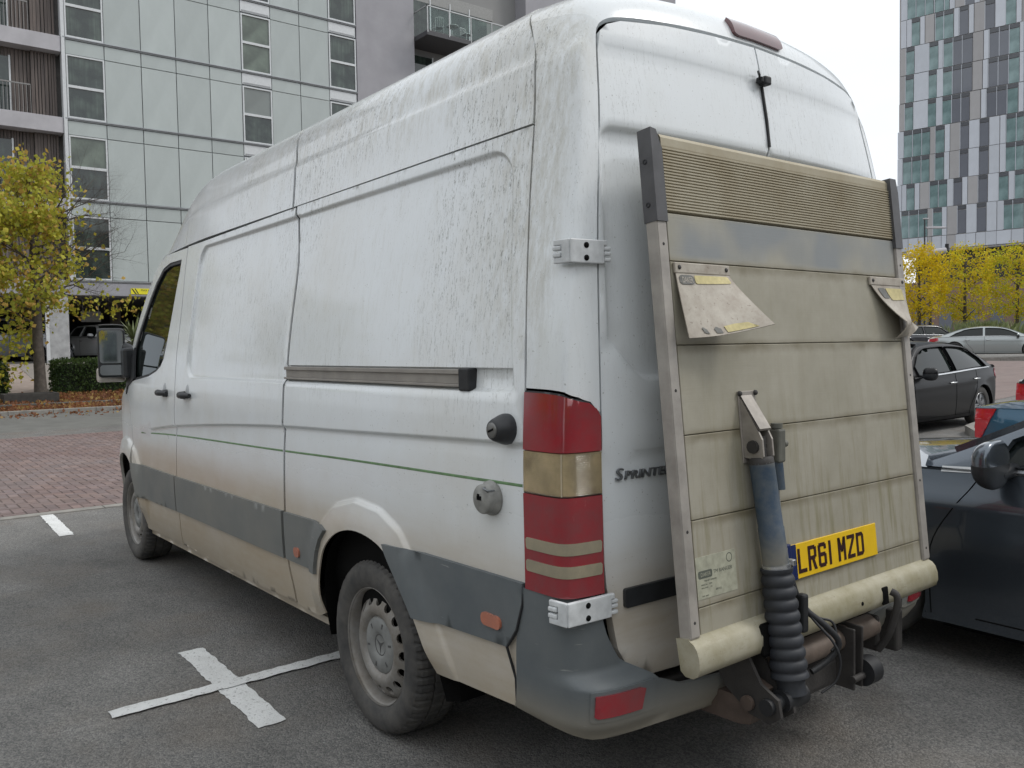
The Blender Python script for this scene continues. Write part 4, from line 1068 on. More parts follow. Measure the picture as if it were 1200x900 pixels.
# valve block beside the ram, plate bracket, hoses
m = MB(); c = P(.302, 1.235, .055)
m.bbox(c.x-.022, c.x+.022, .282, .318, 1.165, 1.268, .006); m.tube([(c.x, .300, 1.27), (c.x, .300, 1.285)], .018, 10); m.tube([(c.x-.005, .275, 1.22), (c.x-.005, .262, 1.22)], .012, 8); vb = m.obj('valve_block', simple('dusty_grey_valve', (.12, .12, .10), .6, var=.3), VAN)
m = MB(); m.tube([(c.x, .300, 1.165), (c.x-.010, .302, 1.08)], .019, 12); m.obj('valve_solenoid', M_BLUE, vb)
m = MB(); m.tube([(c.x, .298, 1.08), P(.285, .98, .03), P(.272, .90, .03)], .007, 8); m.bbox(-.215, -.190, .272, .302, .86, .90, .006); m.bbox(-.212, -.192, .278, .296, .78, .86, .004); m.obj('hydraulic_fitting', simple('zinc_fitting', (.28, .28, .28), .4, .5), vb)
m = MB()
H = lambda *p: m.tube([tuple(q) for q in p], .0075, 8)
def curve(P0, n=8):
    return [tuple(v) for v in [Vector(a) for a in smooth3(P0, n)]]
def smooth3(P, n):
    o = []; P = [Vector(p) for p in P]
    for i in range(len(P)-1):
        p0, p1, p2, p3 = P[max(i-1, 0)], P[i], P[i+1], P[min(i+2, len(P)-1)]
        for j in range(n):
            t = j/n; o.append(.5*((2*p1)+(-p0+p2)*t+(2*p0-5*p1+4*p2-p3)*t*t+(-p0+3*p1-3*p2+p3)*t**3))
    return o+[P[-1]]
m.tube(smooth3([(-.225, .272, .80), (-.25, .255, .72), (-.30, .200, .655), (-.32, .165, .60), (-.30, .19, .55), (-.28, .25, .52)], 6), .010, 8)
m.tube(smooth3([(-.225, .265, .78), (-.27, .24, .69), (-.33, .215, .62), (-.35, .205, .56), (-.34, .215, .50), (-.32, .26, .47)], 6), .004, 6)
m.tube(smooth3([(-.22, .26, .76), (-.26, .20, .68), (-.29, .15, .655), (-.31, .16, .60), (-.31, .19, .58)], 6), .004, 6)
m.bbox(-.27, -.24, .245, .275, .64, .76, .008)
m.obj('hydraulic_hose', M_BLACK, VAN)
# number plate
m = MB(); pbox(m, -.305, .222, .776, .887, .003, .008, .002); plt = m.obj('number_plate', M_PYEL, VAN)
m = MB(); pbox(m, .183, .2225, .7765, .8865, .0085, .0095, .0004); m.obj('blue_band', M_PBLUE, plt)
m = MB(); pbox(m, .222, .262, .770, .895, .003, .020, .004); m.obj('plate_lamp_bracket', M_PBLUE, plt)
# letters built from strokes: charwidth 50 x 79 mm, stroke 14
def glyphs():
    w = .046; h = .079; t = .0125
    def R(x0, x1, y0, y1): return [(x0, y0), (x1, y0), (x1, y1), (x0, y1)]
    G = {}
    G['L'] = [R(0, t, 0, h), R(t, w, 0, t)]
    G['R'] = [R(0, t, 0, h), R(t, w-.008, h-t, h), R(t, w-.008, h*.42, h*.42+t), R(w-t, w, h*.42+.006, h-.006), [(w*.45, h*.42), (w*.45+t, h*.42), (w+.002, 0), (w-t-.001, 0)]]
    G['6'] = [R(0, t, .006, h-.006), R(.006, w-.006, h-t, h), R(.006, w-.006, 0, t), R(w-t, w, .006, h*.52), R(t, w-.006, h*.52-t*.5, h*.52+t*.5), R(w-t, w, h-.022, h-.006)]
    G['1'] = [R(w*.5-t/2, w*.5+t/2, 0, h)]
    G['M'] = [R(0, t, 0, h), R(w-t, w, 0, h), [(0, h), (t, h), (w/2+t*.45, h*.38), (w/2-t*.45, h*.38)], [(w-t, h), (w, h), (w/2+t*.45, h*.38), (w/2-t*.45, h*.38)]]
    G['Z'] = [R(0, w, h-t, h), R(0, w, 0, t), [(0, t), (t*1.15, t), (w, h-t), (w-t*1.15, h-t)]]
    G['D'] = [R(0, t, 0, h), R(t, w-.010, h-t, h), R(t, w-.010, 0, t), R(w-t, w, .010, h-.010), [(w-.014, 0), (w-.010, 0), (w, .010), (w-t, .013)], [(w-.014, h), (w-.010, h), (w, h-.010), (w-t, h-.013)]]
    return G
G = glyphs(); y = .176; w = .046
for i, ch in enumerate('LR61 MZD'):
    if ch == ' ': y -= .026; continue
    if ch == '1': y += .012
    m = MB()
    for pg in G[ch]: m.prism(pg, .0012, PM(y, .7915, .0082))
    m.obj('plate_character', M_PINK_INK, plt)
    y -= w+.0115
    if ch == '1': y += .012
# cross tube, hangers, roller, arms
m = MB(); m.tube([(-.165, .26, .518), (-.165, -.30, .518)], .040, 24); ct = m.obj('lift_cross_tube', M_TUBE, VAN)
m = MB()
for y in (-.075, -.125): m.bbox(-.235, -.12, y-.006, y+.006, .36, .568, .004)
m.tube([(-.235, -.125, .40), (-.235, -.06, .40)], .012, 8); m.obj('tube_hanger', M_UNDER, ct)
m = MB(); m.tube([(-.225, -.135, .405), (-.225, -.195, .405)], .047, 28); m.obj('ground_roller', M_BLACK, ct)
m = MB(); m.tube(smooth3([P(-.283, .655, .055), P(-.290, .640, .072), (-.265, -.292, .60), (-.235, -.292, .50), (-.20, -.285, .44)], 5), .013, 8)
m.bbox(-.20, -.12, -.305, -.285, .43, .56, .01); m.obj('platform_hook', M_UNDER, ct)
m = MB(); m.tube([(-.10, .10, .42), (-.10, -.12, .39)], .03, 10); m.bbox(-.17, -.05, -.10, .14, .36, .46, .02); m.obj('power_pack', M_UNDER, ct)
m = MB()
q = Matrix(((1, 0, 0, 0), (0, 0, 1, .385), (0, 1, 0, 0), (0, 0, 0, 1)))
for yo_ in (.375, .440):
    q = Matrix(((1, 0, 0, 0), (0, 0, 1, yo_), (0, 1, 0, 0), (0, 0, 0, 1)))
    m.prism([(-.19, .60), (-.14, .62), (-.06, .56), (-.11, .48), (-.20, .42), (-.27, .41), (-.31, .44), (-.30, .49), (-.24, .52)], .012, q)
arm = m.obj('lift_arm_knuckle', M_UNDER, VAN)
m = MB(); m.tube([(-.275, .405, .468), (-.275, .300, .468)], .034, 18); m.tube([(-.27, .47, .465), (-.27, .29, .465)], .024, 16); m.obj('knuckle_pin', M_BLACK, arm)
m = MB(); m.tube([(-.20, .455, .455), (-.20, .468, .455)], .022, 14); m.obj('knuckle_bolt', M_RUST, arm)
m = MB(); m.prism([(-.245, .50), (-.20, .515), (-.135, .46), (.5, .44), (.5, .35), (-.16, .375), (-.20, .385)], .055, Matrix(((1, 0, 0, 0), (0, 0, 1, .395), (0, 1, 0, 0), (0, 0, 0, 1)))); m.obj('lift_arm', M_RUST, arm)
m = MB(); m.bbox(-.0, .10, -.60, .62, .42, .50, .01); m.bbox(-.12, .0, -.62, -.57, .34, .50, .01); m.obj('lift_subframe', M_UNDER, VAN)
# ================================================================ GROUND
_zx = catm([-80, 12, 16, 20.5, 24, 28, 31, 33.5, 80], [0, 0, .035, .19, .42, .80, 1.15, 1.25, 1.3])
_zy = lin([-120, -60, -47, -36, -20, 60], [1.9, 1.15, .95, .72, 0, 0])
def gz(x, y): return max(_zx(x) if y > -18 else _zx(x)*ss(-34, -18, y), _zy(y))
def ground_patch(name, x0, x1, y0, y1, step, lift, mat, poly=None):
    xs = np.linspace(x0, x1, max(2, int((x1-x0)/step)+1)); ys = np.linspace(y0, y1, max(2, int((y1-y0)/step)+1)); m = MB()
    n = len(ys); m.add([(x, y, gz(x, y)+lift) for x in xs for y in ys], [(i*n+j, (i+1)*n+j, (i+1)*n+j+1, i*n+j+1) for i in range(len(xs)-1) for j in range(n-1)], 0, True)
    return tag(m.obj(name, mat), kind='structure')
def mk_asphalt():
    m = NB('worn_asphalt', .88, 0, .3); v = m.tc.outputs['Object']
    big = m.ramp(m.noise(.45, 5, .6), [(.3, .78), (.7, 1.25)]); med = m.ramp(m.noise(3.5, 5, .6), [(.3, .88), (.7, 1.12)])
    vo = m.n('ShaderNodeTexVoronoi'); vo.inputs['Scale'].default_value = 125; m.l(v, vo.inputs['Vector']); sc_ = m.n('ShaderNodeSeparateColor'); m.l(vo.outputs['Color'], sc_.inputs[0]); g1 = sc_.outputs[0]; g2 = m.noise(230, 2, .8)
    c = m.mix(m.ramp(g1, [(.10, 0), (.95, 1)]), (.108, .108, .105), (.225, .218, .205))
    c = m.mix(m.ramp(g2, [(.58, 0), (.66, .85)]), c, (.33, .325, .315))
    c = m.mix(m.ramp(g2, [(.33, .8), (.42, 0)]), c, (.058, .058, .058))
    c = m.mix(1., c, big, 'MULTIPLY'); c = m.mix(1., c, med, 'MULTIPLY')
    # brownish patches, tyre-dark smears, oil
    c = m.mix(m.ramp(m.noise(1.1, 5, .65), [(.48, 0), (.70, .45)]), c, (.175, .145, .115))
    c = m.mix(m.ramp(m.noise(1.7, 5, .7, sc=(1, 1.6, 1)), [(.58, 0), (.76, .45)]), c, (.070, .071, .073))
    sp_ = m.ramp(m.noise(9, 2, .5), [(.765, 0), (.775, .8)]); c = m.mix(sp_, c, (.32, .32, .31))
    m.col(c); h = m.math('ADD', m.math('MULTIPLY', g1, .8), m.math('ADD', m.math('MULTIPLY', g2, .4), m.math('MULTIPLY', vo.outputs['Distance'], -1.5))); m.bump(h, .003, .8); return m.mat
M_ASPH = mk_asphalt()
ground_patch('ground', -40, 140, -140, 60, 2.5, 0, M_ASPH)
m = MB(); m.add([(-1800, -1800, -.25), (1800, -1800, -.25), (1800, 1800, -.25), (-1800, 1800, -.25)], [(0, 1, 2, 3)]); tag(m.obj('far_ground', M_ASPH), kind='structure')
# brick lane: real blocks where they can be made out, one sheet beyond
def mk_brick(tex):
    m = NB('brick_paving'+('_far' if tex else ''), .85, 0, .3)
    r = m.n('ShaderNodeAttribute', attribute_name='tint') if not tex else None
    n = m.noise(.5, 5, .6)
    base = m.mix(m.ramp(n, [(.35, 0), (.68, 1)]), (.180, .130, .122), (.215, .175, .165))
    if tex:
        b = m.n('ShaderNodeTexBrick'); b.inputs['Scale'].default_value = 1; b.inputs['Brick Width'].default_value = .2; b.inputs['Row Height'].default_value = .1; b.inputs['Mortar Size'].default_value = .005
        b.inputs['Color1'].default_value = (.85, .85, .85, 1); b.inputs['Color2'].default_value = (1.15, 1.12, 1.1, 1); b.inputs['Mortar'].default_value = (.5, .5, .5, 1); m.l(m.tc.outputs['Object'], b.inputs[0])
        base = m.mix(1., base, b.outputs[0], 'MULTIPLY'); base = m.mix(.35, base, (.27, .225, .205))
    else: base = m.mix(1., base, r.outputs['Color'], 'MULTIPLY')
    base = m.mix(m.ramp(m.noise(1.3, 5, .7), [(.5, 0), (.75, .5)]), base, (.12, .10, .095))
    m.col(base); m.bump(m.noise(90, 3), .002, .6); return m.mat
M_BRK = mk_brick(False); M_BRKF = mk_brick(True)
M_JOINT = simple('sandy_joint', (.115, .095, .085), .95, var=.3, scale=20)
X0B, X1B = 7.50, 15.9
tag(ground_patch('lane_bed', X0B, X1B, -6, 8.6, 1.2, .006, M_JOINT), kind='structure')
m = MB(); tint = []; R_ = random.Random(4)
L_, W_ = .2, .1
def hb_blocks():
    out = []; u = .1
    nx = int((X1B-X0B)/u)+3; ny = int(14.6/u)+3
    for a in range(-2, nx):
        for b in range(-2, ny):
            k = (a-b) % 4
            if k == 0: out.append((a*u, b*u, 2*u, u))
            elif k == 2+1: out.append((a*u, b*u, u, 2*u))
    return out
for bx, by, w, h in hb_blocks():
    x0, y0 = X0B+bx, -6+by; x1, y1 = x0+w, y0+h
    x0, y0, x1, y1 = max(x0, X0B), max(y0, -6), min(x1, X1B), min(y1, 8.6)
    if x1-x0 < .03 or y1-y0 < .03: continue
    e = .0035; c = .005; z = gz((x0+x1)/2, 0)+.014+R_.uniform(-.0018, .0018); tl, tw = R_.uniform(-.004, .004), R_.uniform(-.004, .004)
    b = len(m.v)
    P4 = [(x0+e, y0+e), (x1-e, y0+e), (x1-e, y1-e), (x0+e, y1-e)]; cx, cy = (x0+x1)/2, (y0+y1)/2
    for (px, py) in P4: m.v.append((px, py, z-.010))
    for (px, py) in P4: m.v.append((px+(c if px < cx else -c), py+(c if py < cy else -c), z+tl*(px-cx)+tw*(py-cy)))
    for f in ((4, 5, 6, 7), (0, 1, 5, 4), (1, 2, 6, 5), (2, 3, 7, 6), (3, 0, 4, 7)): m.f.append(tuple(b+q for q in f)); m.m.append(0); m.sm.append(False)
    t = R_.choice((.86, .94, 1, 1, 1.06, 1.14)); tr = R_.uniform(.96, 1.04); tint += [(t*tr, t, t/tr, 1)]*8
o = m.obj('paving_bricks', M_BRK); ca = o.data.color_attributes.new('tint', 'FLOAT_COLOR', 'POINT'); ca.data.foreach_set('color', [q for t in tint for q in t])
tag(o, kind='stuff'); o['label'] = 'red herringbone paving bricks of the lane beyond the bays'
ground_patch('brick_lane', X0B, X1B, -34.5, -6.002, 1.5, .006, M_BRKF); ground_patch('brick_lane', X1B+.002, 45, -34.5, -18, 1.5, .006, M_BRKF)
ground_patch('brick_lane', X0B, X1B, 8.602, 30, 2, .006, M_BRKF)
# concrete edging between bay tarmac and lane
M_CONC = simple('weathered_concrete', (.235, .225, .205), .85, var=.22, scale=6, bump=.002)
M_CONCD = simple('dark_wet_concrete', (.10, .095, .085), .8, var=.3, scale=8, bump=.002)
m = MB(); y = -14.
while y < 12: m.bbox(7.36, 7.495, y+.004, y+.911, -.05, .012, .004); y += .915
tag(m.obj('flush_kerb', M_CONC), kind='structure')
m = MB(); y = -12.
while y < 10: m.bbox(20.32, 20.47, y+.004, y+.911, -.1, gz(20.4, 0)+.10, .012); y += .915
tag(m.obj('kerb', M_CONC), kind='structure')
m = MB(); x = 5.
while x < 44: m.bbox(x+.004, x+.911, -34.65, -34.5, -.1, gz(20, -34.5)+.14, .012); x += .915
tag(m.obj('kerb', M_CONC), kind='structure')
# far tarmac strip darker/greener
ground_patch('far_tarmac', X1B+.05, 20.3, -14, 12, 1, .004, simple('smooth_tarmac', (.135, .135, .125), .85, var=.18, scale=2.2, bump=.003))
m = MB(); m.prism([(4.05, -10.9), (4.9, -10.9), (5.15, -11.2), (5.15, -13.0), (4.9, -13.25), (4.05, -13.25)][:0] or [(3.95, -10.75), (4.55, -11.7), (4.75, -12.6), (4.55, -14.6), (3.2, -15.6), (2.6, -13.0), (2.9, -11.4)], .14)
tag(m.obj('traffic_island', M_CONC, None), 'low pale concrete kerb island behind the black saloon wheel', 'kerb')
# painted bay marks
def mk_line():
    m = NB('worn_white_line', .7, 0, .3); n = m.noise(55, 5, .7); c = m.mix(m.ramp(n, [(.56, 0), (.66, .8)]), (.70, .71, .70), (.22, .22, .215))
    c = m.mix(m.ramp(m.noise(6, 4), [(.4, 0), (.7, .35)]), c, (.40, .40, .38)); m.col(c); m.bump(m.noise(140, 3), .004, .8); return m.mat
M_LINE = mk_line()
def mark(pts, z=.005, jit=.006):
    P_ = resample(pts, .035); R = random.Random(len(P_)); m = MB()
    P_ = [(x+R.uniform(-jit, jit), y+R.uniform(-jit, jit)) for x, y in P_]
    r = delaunay_2d_cdt([Vector(p) for p in P_], [(i, (i+1) % len(P_)) for i in range(len(P_))], [], 1, 1e-7)
    m.add([(v.x, v.y, z) for v in r[0]], [tuple(f) for f in r[2]]); return tag(m.obj('bay_marking', M_LINE), kind='structure')
def bar(a, b, w, z, ext=0):
    d = Vector((b[0]-a[0], b[1]-a[1])); d.normalize(); n = Vector((-d.y, d.x))*w/2
    mark([(a[0]+n.x, a[1]+n.y), (a[0]-n.x, a[1]-n.y), (b[0]-n.x, b[1]-n.y), (b[0]+n.x, b[1]+n.y)], z)
bar((2.088, 1.742), (2.10, .60), .088, .0085); bar((2.668, 1.232), (1.565, 1.238), .122, .0045)
bar((7.41, 1.152), (6.20, 1.187), .115, .0045)
for y in (-1.2, -3.6, -6.0, -8.4): bar((2.1, y-.5), (2.1, y+.5), .09, .0085); bar((1.55, y), (2.65, y), .12, .0045)
for y in (-3.6, -6.0, -8.4): bar((6.2, y), (7.35, y), .11, .0045)
bar((4.65, -10.2), (4.15, -11.4), .10, .0085)
# ================================================================ HELPERS FOR PLANTS
def mk_leaf(name, c1, c2, c3=None):
    m = NB(name, .6, 0, .3); a = m.n('ShaderNodeAttribute', attribute_name='tint'); sep = m.n('ShaderNodeSeparateColor'); m.l(a.outputs['Color'], sep.inputs[0])
    c = m.mix(sep.outputs[0], c1, c2)
    if c3: c = m.mix(m.ramp(sep.outputs[1], [(.72, 0), (.80, 1)]), c, c3)
    m.col(c); tr = m.n('ShaderNodeBsdfTranslucent'); m.l(c, tr.inputs[0]); ms = m.n('ShaderNodeMixShader'); ms.inputs[0].default_value = .38
    out = m.t.nodes['Material Output']; m.l(m.b.outputs[0], ms.inputs[1]); m.l(tr.outputs[0], ms.inputs[2]); m.l(ms.outputs[0], out.inputs[0]); return m.mat
def leaves(name, pts, size, mat, parent, rnd, shape=1., up=.3, kind=None):
    """pts: list of (position, tintbias)"""
    n = len(pts); V = np.zeros((n*4, 3)); T = np.ones((n*4, 4)); 
    for i, (p, tb) in enumerate(pts):
        a = Vector((rnd.gauss(0, 1), rnd.gauss(0, 1), rnd.gauss(0, 1)*.6-up)).normalized(); b = a.orthogonal().normalized(); b.rotate(Matrix.Rotation(rnd.uniform(0, 6.28), 3, a)); c = a.cross(b)
        s = size*rnd.uniform(.6, 1.35); p = Vector(p)
        V[4*i] = p; V[4*i+1] = p+b*s*.5+c*s*.42*shape; V[4*i+2] = p+b*s*1.0+c*s*.06*rnd.uniform(-1, 1); V[4*i+3] = p+b*s*.5-c*s*.42*shape+a*s*.12
        T[4*i:4*i+4, 0] = min(1, max(0, tb+rnd.uniform(-.28, .28))); T[4*i:4*i+4, 1] = rnd.random()
    me = bpy.data.meshes.new(name); me.from_pydata(V.tolist(), [], [(4*i, 4*i+1, 4*i+2, 4*i+3) for i in range(n)])
    ca = me.color_attributes.new('tint', 'FLOAT_COLOR', 'POINT'); ca.data.foreach_set('color', T.ravel()); o = link(name, me, parent, mat)
    if kind: o['kind'] = kind
    return o
M_BARK = simple('grey_brown_bark', (.085, .072, .060), .9, var=.35, scale=9, bump=.01)
M_TWIG = simple('dark_twig', (.055, .042, .035), .85, var=.2)
M_LY = mk_leaf('lime_leaf_autumn', (.52, .47, .05), (.33, .37, .06), (.50, .33, .08))
M_LY2 = mk_leaf('yellow_leaf', (.74, .56, .012), (.42, .45, .03), (.60, .42, .03))
M_LG = mk_leaf('hedge_leaf', (.030, .060, .018), (.075, .115, .030))
M_LB = mk_leaf('fallen_leaf', (.30, .125, .055), (.15, .075, .045), (.42, .28, .10))
M_LGR = mk_leaf('grass_blade', (.16, .19, .06), (.27, .27, .11))
# street tree on the left
def left_tree(by, seed, lab):
    R = random.Random(seed); bx = 24.; bz = gz(24, -1.3)
    t = empty('street_tree', lab, 'tree', (bx, by, bz), 0, 'half bare lime trees along the planting strip')
    m = MB(); tw = MB(); tips = []
    trunk = [(0, 0, -.1, .20), (.0, .0, .12, .165), (.01, .0, .6, .145), (0, .02, 1.4, .135), (.02, .01, 2.2, .12), (0, .05, 3.1, .10), (.03, .04, 4.1, .075), (0, .06, 5.1, .05), (.02, .03, 6.0, .025), (.0, .04, 6.7, .008)]
    m.tube([p[:3] for p in trunk], [p[3] for p in trunk], 12)
    def grow(mb, p, d, L, r, lev):
        pts = [Vector(p)]; rs = [r]; n = 5
        for i in range(n):
            d = (d+Vector((R.gauss(0, .16), R.gauss(0, .16), R.gauss(0, .12)+.05))).normalized(); pts.append(pts[-1]+d*L/n); rs.append(r*(1-.82*(i+1)/n))
            if lev < 3 and i > 0:
                for _ in range(2 if lev else 2):
                    q = d.orthogonal(); q.rotate(Matrix.Rotation(R.uniform(0, 6.28), 3, d)); grow(tw, pts[-1], (d*.75+q*.75+Vector((0, 0, .1))).normalized(), L*R.uniform(.38, .55), rs[-1]*.62, lev+1)
        mb.tube(pts, rs, 6 if lev < 2 else 3, cap=False)
        if lev >= 1:
            for q in pts[1:]: tips.append((q, lev))
    for k in range(24):
        z = 1.75+4.6*(k/30)**.9; a = k*2.4+R.uniform(-.3, .3); sp_ = (1.75 if z < 4.0 else 1.75*(1-(z-4.0)/3.2))*R.uniform(.8, 1.1)
        grow(m, (0, .03, z), Vector((cos(a), sin(a), .42+.5*(z-2)/5)).normalized(), sp_, .04*(1-.1*z), 0)
    keep_n = len(tips)
    for k in range(13):      # long nearly bare shoots reaching right
        z = 2.6+2.3*(k/13); grow(m, (0, 0, z), Vector((R.uniform(-.3, .3), -1, R.uniform(.15, .8))).normalized(), R.uniform(1.7, 2.5), .026, 0)
    del tips[keep_n+60:]
    m.obj('trunk', M_BARK, t); tw.obj('branches', M_TWIG, t)
    pts = []
    for q, lev in tips:
        # most leaves hang on the left and lower crown, the right side is nearly bare
        right = -q.y; dens = .62 if right < .4 else (.24 if right < 1.0 else .08)
        if q.z > 5.0: dens *= .4
        n = int(dens*1.5+R.random())
        if right > .4 and R.random() < .3: continue
        if R.random() < .79 or lev < 2: continue
        for _ in range(n): pts.append((q+Vector((R.gauss(0, .10), R.gauss(0, .10), R.gauss(0, .10)-.05)), .35+.25*R.random()+(.2 if q.z < 3 else 0)))
    for k in range(46):      # low drooping sprigs left of the trunk
        c = Vector((R.uniform(-.5, .4), R.uniform(.28, 1.35), R.uniform(.35, 2.6))); 
        for _ in range(8): pts.append((c+Vector((R.gauss(0, .11), R.gauss(0, .13), R.gauss(0, .13))), .25+.4*R.random()))
    for k in range(30):
        c = Vector((R.uniform(-.5, .4), R.uniform(-2.5, -.3), R.uniform(2.2, 2.75)))
        for _ in range(7): pts.append((c+Vector((R.gauss(0, .13), R.gauss(0, .14), R.gauss(0, .09))), .2+.3*R.random()))
    leaves('crown', pts, .118, M_LY, t, R, 1.05)
left_tree(-1.33, 11, 'half bare lime tree with yellow green autumn leaves beside the clipped hedge')
left_tree(5.2, 12, 'second lime tree of the strip, beyond the left picture edge'); left_tree(10.4, 13, 'third lime tree of the strip, farthest left of the picture')
# clipped yellow street trees, far right
def far_tree(x, y, R, lab, cw, tb, h=6.2, grp='clipped yellow trees beyond the car park'):
    z0 = gz(x, y); t = empty('street_tree', lab, 'tree', (x, y, z0), 0, grp)
    m = MB(); m.tube([(0, 0, -.1), (.02, 0, 1.2), (0, .03, 2.4), (.03, 0, 4.2), (0, 0, h-.6)], [.13, .11, .095, .06, .02], 8)
    for k in range(16):
        a = R.uniform(0, 6.28); z = R.uniform(1.7, h-1.2); L = R.uniform(.6, cw*.5); m.tube([(0, 0, z), (cos(a)*L*.5, sin(a)*L*.5, z+.35), (cos(a)*L, sin(a)*L, z+.6+.2*R.random())], [.04, .025, .008], 4, cap=False)
    m.obj('trunk', M_BARK, t); pts = []
    for k in range(520):
        # clumps in a rounded upright block
        u, v, w = R.uniform(-1, 1), R.uniform(-1, 1), R.uniform(-1, 1)
        if abs(u)**2.6+abs(v)**2.6+abs(w)**3 > 1.0: continue
        if R.random() > .25 and max(abs(u), abs(v), abs(w)) < .45: continue
        c = Vector((u*cw/2, v*cw/2, (h+1.65)/2+w*(h-1.65)/2)); b = tb+R.uniform(-.25, .25)
        for _ in range(20): pts.append((c+Vector((R.gauss(0, .13), R.gauss(0, .13), R.gauss(0, .14))), b))
    leaves('crown', pts, .115, M_LY2, t, R)
RT_ = random.Random(3)
far_tree(22.9, -47.3, RT_, 'bright yellow clipped tree, leftmost, right beside the raised lift platform', 2.9, .12)
far_tree(21.45, -49.9, RT_, 'clipped yellow green tree in the middle, brown bare patch round its trunk', 3.3, .5)
far_tree(19.6, -52.6, RT_, 'clipped greener tree, rightmost of the row at the picture edge', 3.4, .72)
far_tree(17.9, -55.2, RT_, 'clipped yellow tree just beyond the right picture edge', 3.3, .5)
# hedges
def hedge(lab, x0, x1, y0, y1, h, seed):
    R = random.Random(seed); cx, cy = (x0+x1)/2, (y0+y1)/2; z0 = gz(cx, cy)
    t = empty('clipped_hedge', lab, 'hedge', (cx, cy, z0), 0, 'clipped box hedges along the building')
    a, b = (x1-x0)/2, (y1-y0)/2
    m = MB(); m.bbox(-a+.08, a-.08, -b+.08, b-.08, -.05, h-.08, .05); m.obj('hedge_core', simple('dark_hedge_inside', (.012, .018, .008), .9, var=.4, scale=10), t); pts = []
    for k in range(int(2300*(b*2))):
        f = R.random(); 
        if f < .45: p = (-a+R.gauss(0, .035), R.uniform(-b, b), R.uniform(0, h))
        elif f < .8: p = (R.uniform(-a, a), R.uniform(-b, b), h+R.gauss(0, .035))
        else: p = (R.uniform(-a, a), R.choice((-b, b))+R.gauss(0, .03), R.uniform(0, h))
        nz_ = noise.noise(Vector(p)*2.2); pts.append((Vector(p)+Vector((0, 0, .05*noise.noise(Vector(p)*1.3))), .45+.5*nz_+(.2 if p[2] > h*.8 else 0)))
    leaves('foliage', pts, .055, M_LG, t, R, 1.)
hedge('clipped dark green hedge between the tree trunk and the van mirror', 24.3, 25.3, -6.0, -1.78, .90, 1)
hedge('clipped dark green hedge at the left picture edge, left of the tree', 24.0, 25.0, -.55, 4.5, .84, 2)
# leaf litter and planting bed
ground_patch('planting_bed', 20.5, 24.4, -12, 10, .6, .012, simple('soil', (.06, .045, .035), .95, var=.35, scale=6, bump=.01))
R = random.Random(5); pts = []
for k in range(15000):
    x = R.uniform(20.5, 24.4); y = R.uniform(-6.5, 3)
    if abs(x-22.0) < .12: continue
    pts.append(((x, y, gz(x, y)+.02+R.random()*.03), .4+.5*noise.noise(Vector((x, y, 0))*1.4)))
for k in range(420):
    x = 20.3-abs(R.gauss(0, .35)); y = R.uniform(-6, 3); pts.append(((x, y, gz(x, y)+.012), .4))
o = leaves('fallen_leaves', pts, .085, M_LB, None, R, 1., .2, 'stuff'); o['label'] = 'orange brown fallen leaves covering the strip behind the kerb'
o = boxo('kerb_edging', M_CONCD, None, 21.94, 22.06, -12, 9, .05, gz(22, 0)+.085, b=.012); tag(o, kind='structure')
t = empty('tree_pit_edging', 'dark timber box edging round the foot of the lime tree', 'edging', (23.0, -.92, gz(23, -1)))
for a in ((-.42, -.34, -.62, .62), (.34, .42, -.62, .62), (-.34, .34, -.62, -.54), (-.34, .34, .54, .62)): boxo('board', simple('dark_timber', (.045, .042, .038), .85, var=.3, scale=10), t, *a, -.1, .24, b=.008)
# brick footpath between the hedges leading up to the building
ground_patch('footpath', 24.42, 33.7, -1.72, -.6, .6, .014, simple('pink_paving', (.33, .27, .235), .9, var=.12, scale=5)); ground_patch('forecourt', 25.4, 33.7, -30, -1.74, .8, .012, simple('forecourt_paving', (.26, .235, .21), .9, var=.15, scale=3)); ground_patch('forecourt', 25.4, 33.7, -.58, 12, .8, .012, simple('forecourt_paving', (.26, .235, .21), .9, var=.15, scale=3))
# spiky yucca behind the hedge
R = random.Random(8); t = empty('yucca_plant', 'spiky green yucca rising behind the hedge next to the van mirror', 'plant', (26.3, -4.3, gz(26.3, -4.2)))
m = MB(); m.tube([(0, 0, -.1), (0, 0, .9), (.02, .02, 1.35)], [.09, .08, .05], 8); m.obj('stem', M_BARK, t)
lf = MB()
for k in range(70):
    a = R.uniform(0, 6.28); e = R.uniform(-.1, 1.35); L = R.uniform(.6, .95); d = Vector((cos(a)*cos(e), sin(a)*cos(e), sin(e))); w = Vector((-sin(a), cos(a), 0))*.03; p = Vector((0, 0, 1.1+.35*R.random()))
    q = p+d*L*.5; r = p+d*L+Vector((0, 0, -.10)); lf.add([p+w*.6, p-w*.6, q-w, q+w, r], [(0, 1, 2, 3), (3, 2, 4)])
lf.obj('leaf_blades', simple('yucca_green', (.14, .17, .07), .5, var=.3, scale=6), t)
# grasses behind the silver coupe
R = random.Random(9)
o = empty('ornamental_grass', 'clump of pale green grass behind the silver coupe, under the middle tree', 'plant', (19.2, -46.9, gz(19, -47)))
lf = MB(); T = []
for k in range(1300):
    x, y = R.gauss(0, .75), R.gauss(0, .75); a = R.uniform(0, 6.28); L = R.uniform(.9, 1.75); l = R.uniform(.05, .45); w = .018
    lf.add([(x-w, y, 0), (x+w, y, 0), (x+cos(a)*l+w, y+sin(a)*l, L*.8), (x+cos(a)*l*1.6, y+sin(a)*l*1.6, L)], [(0, 1, 2, 3)])
g_ = lf.obj('blades', simple('grass_green', (.17, .20, .075), .6, var=.4, scale=3), o)

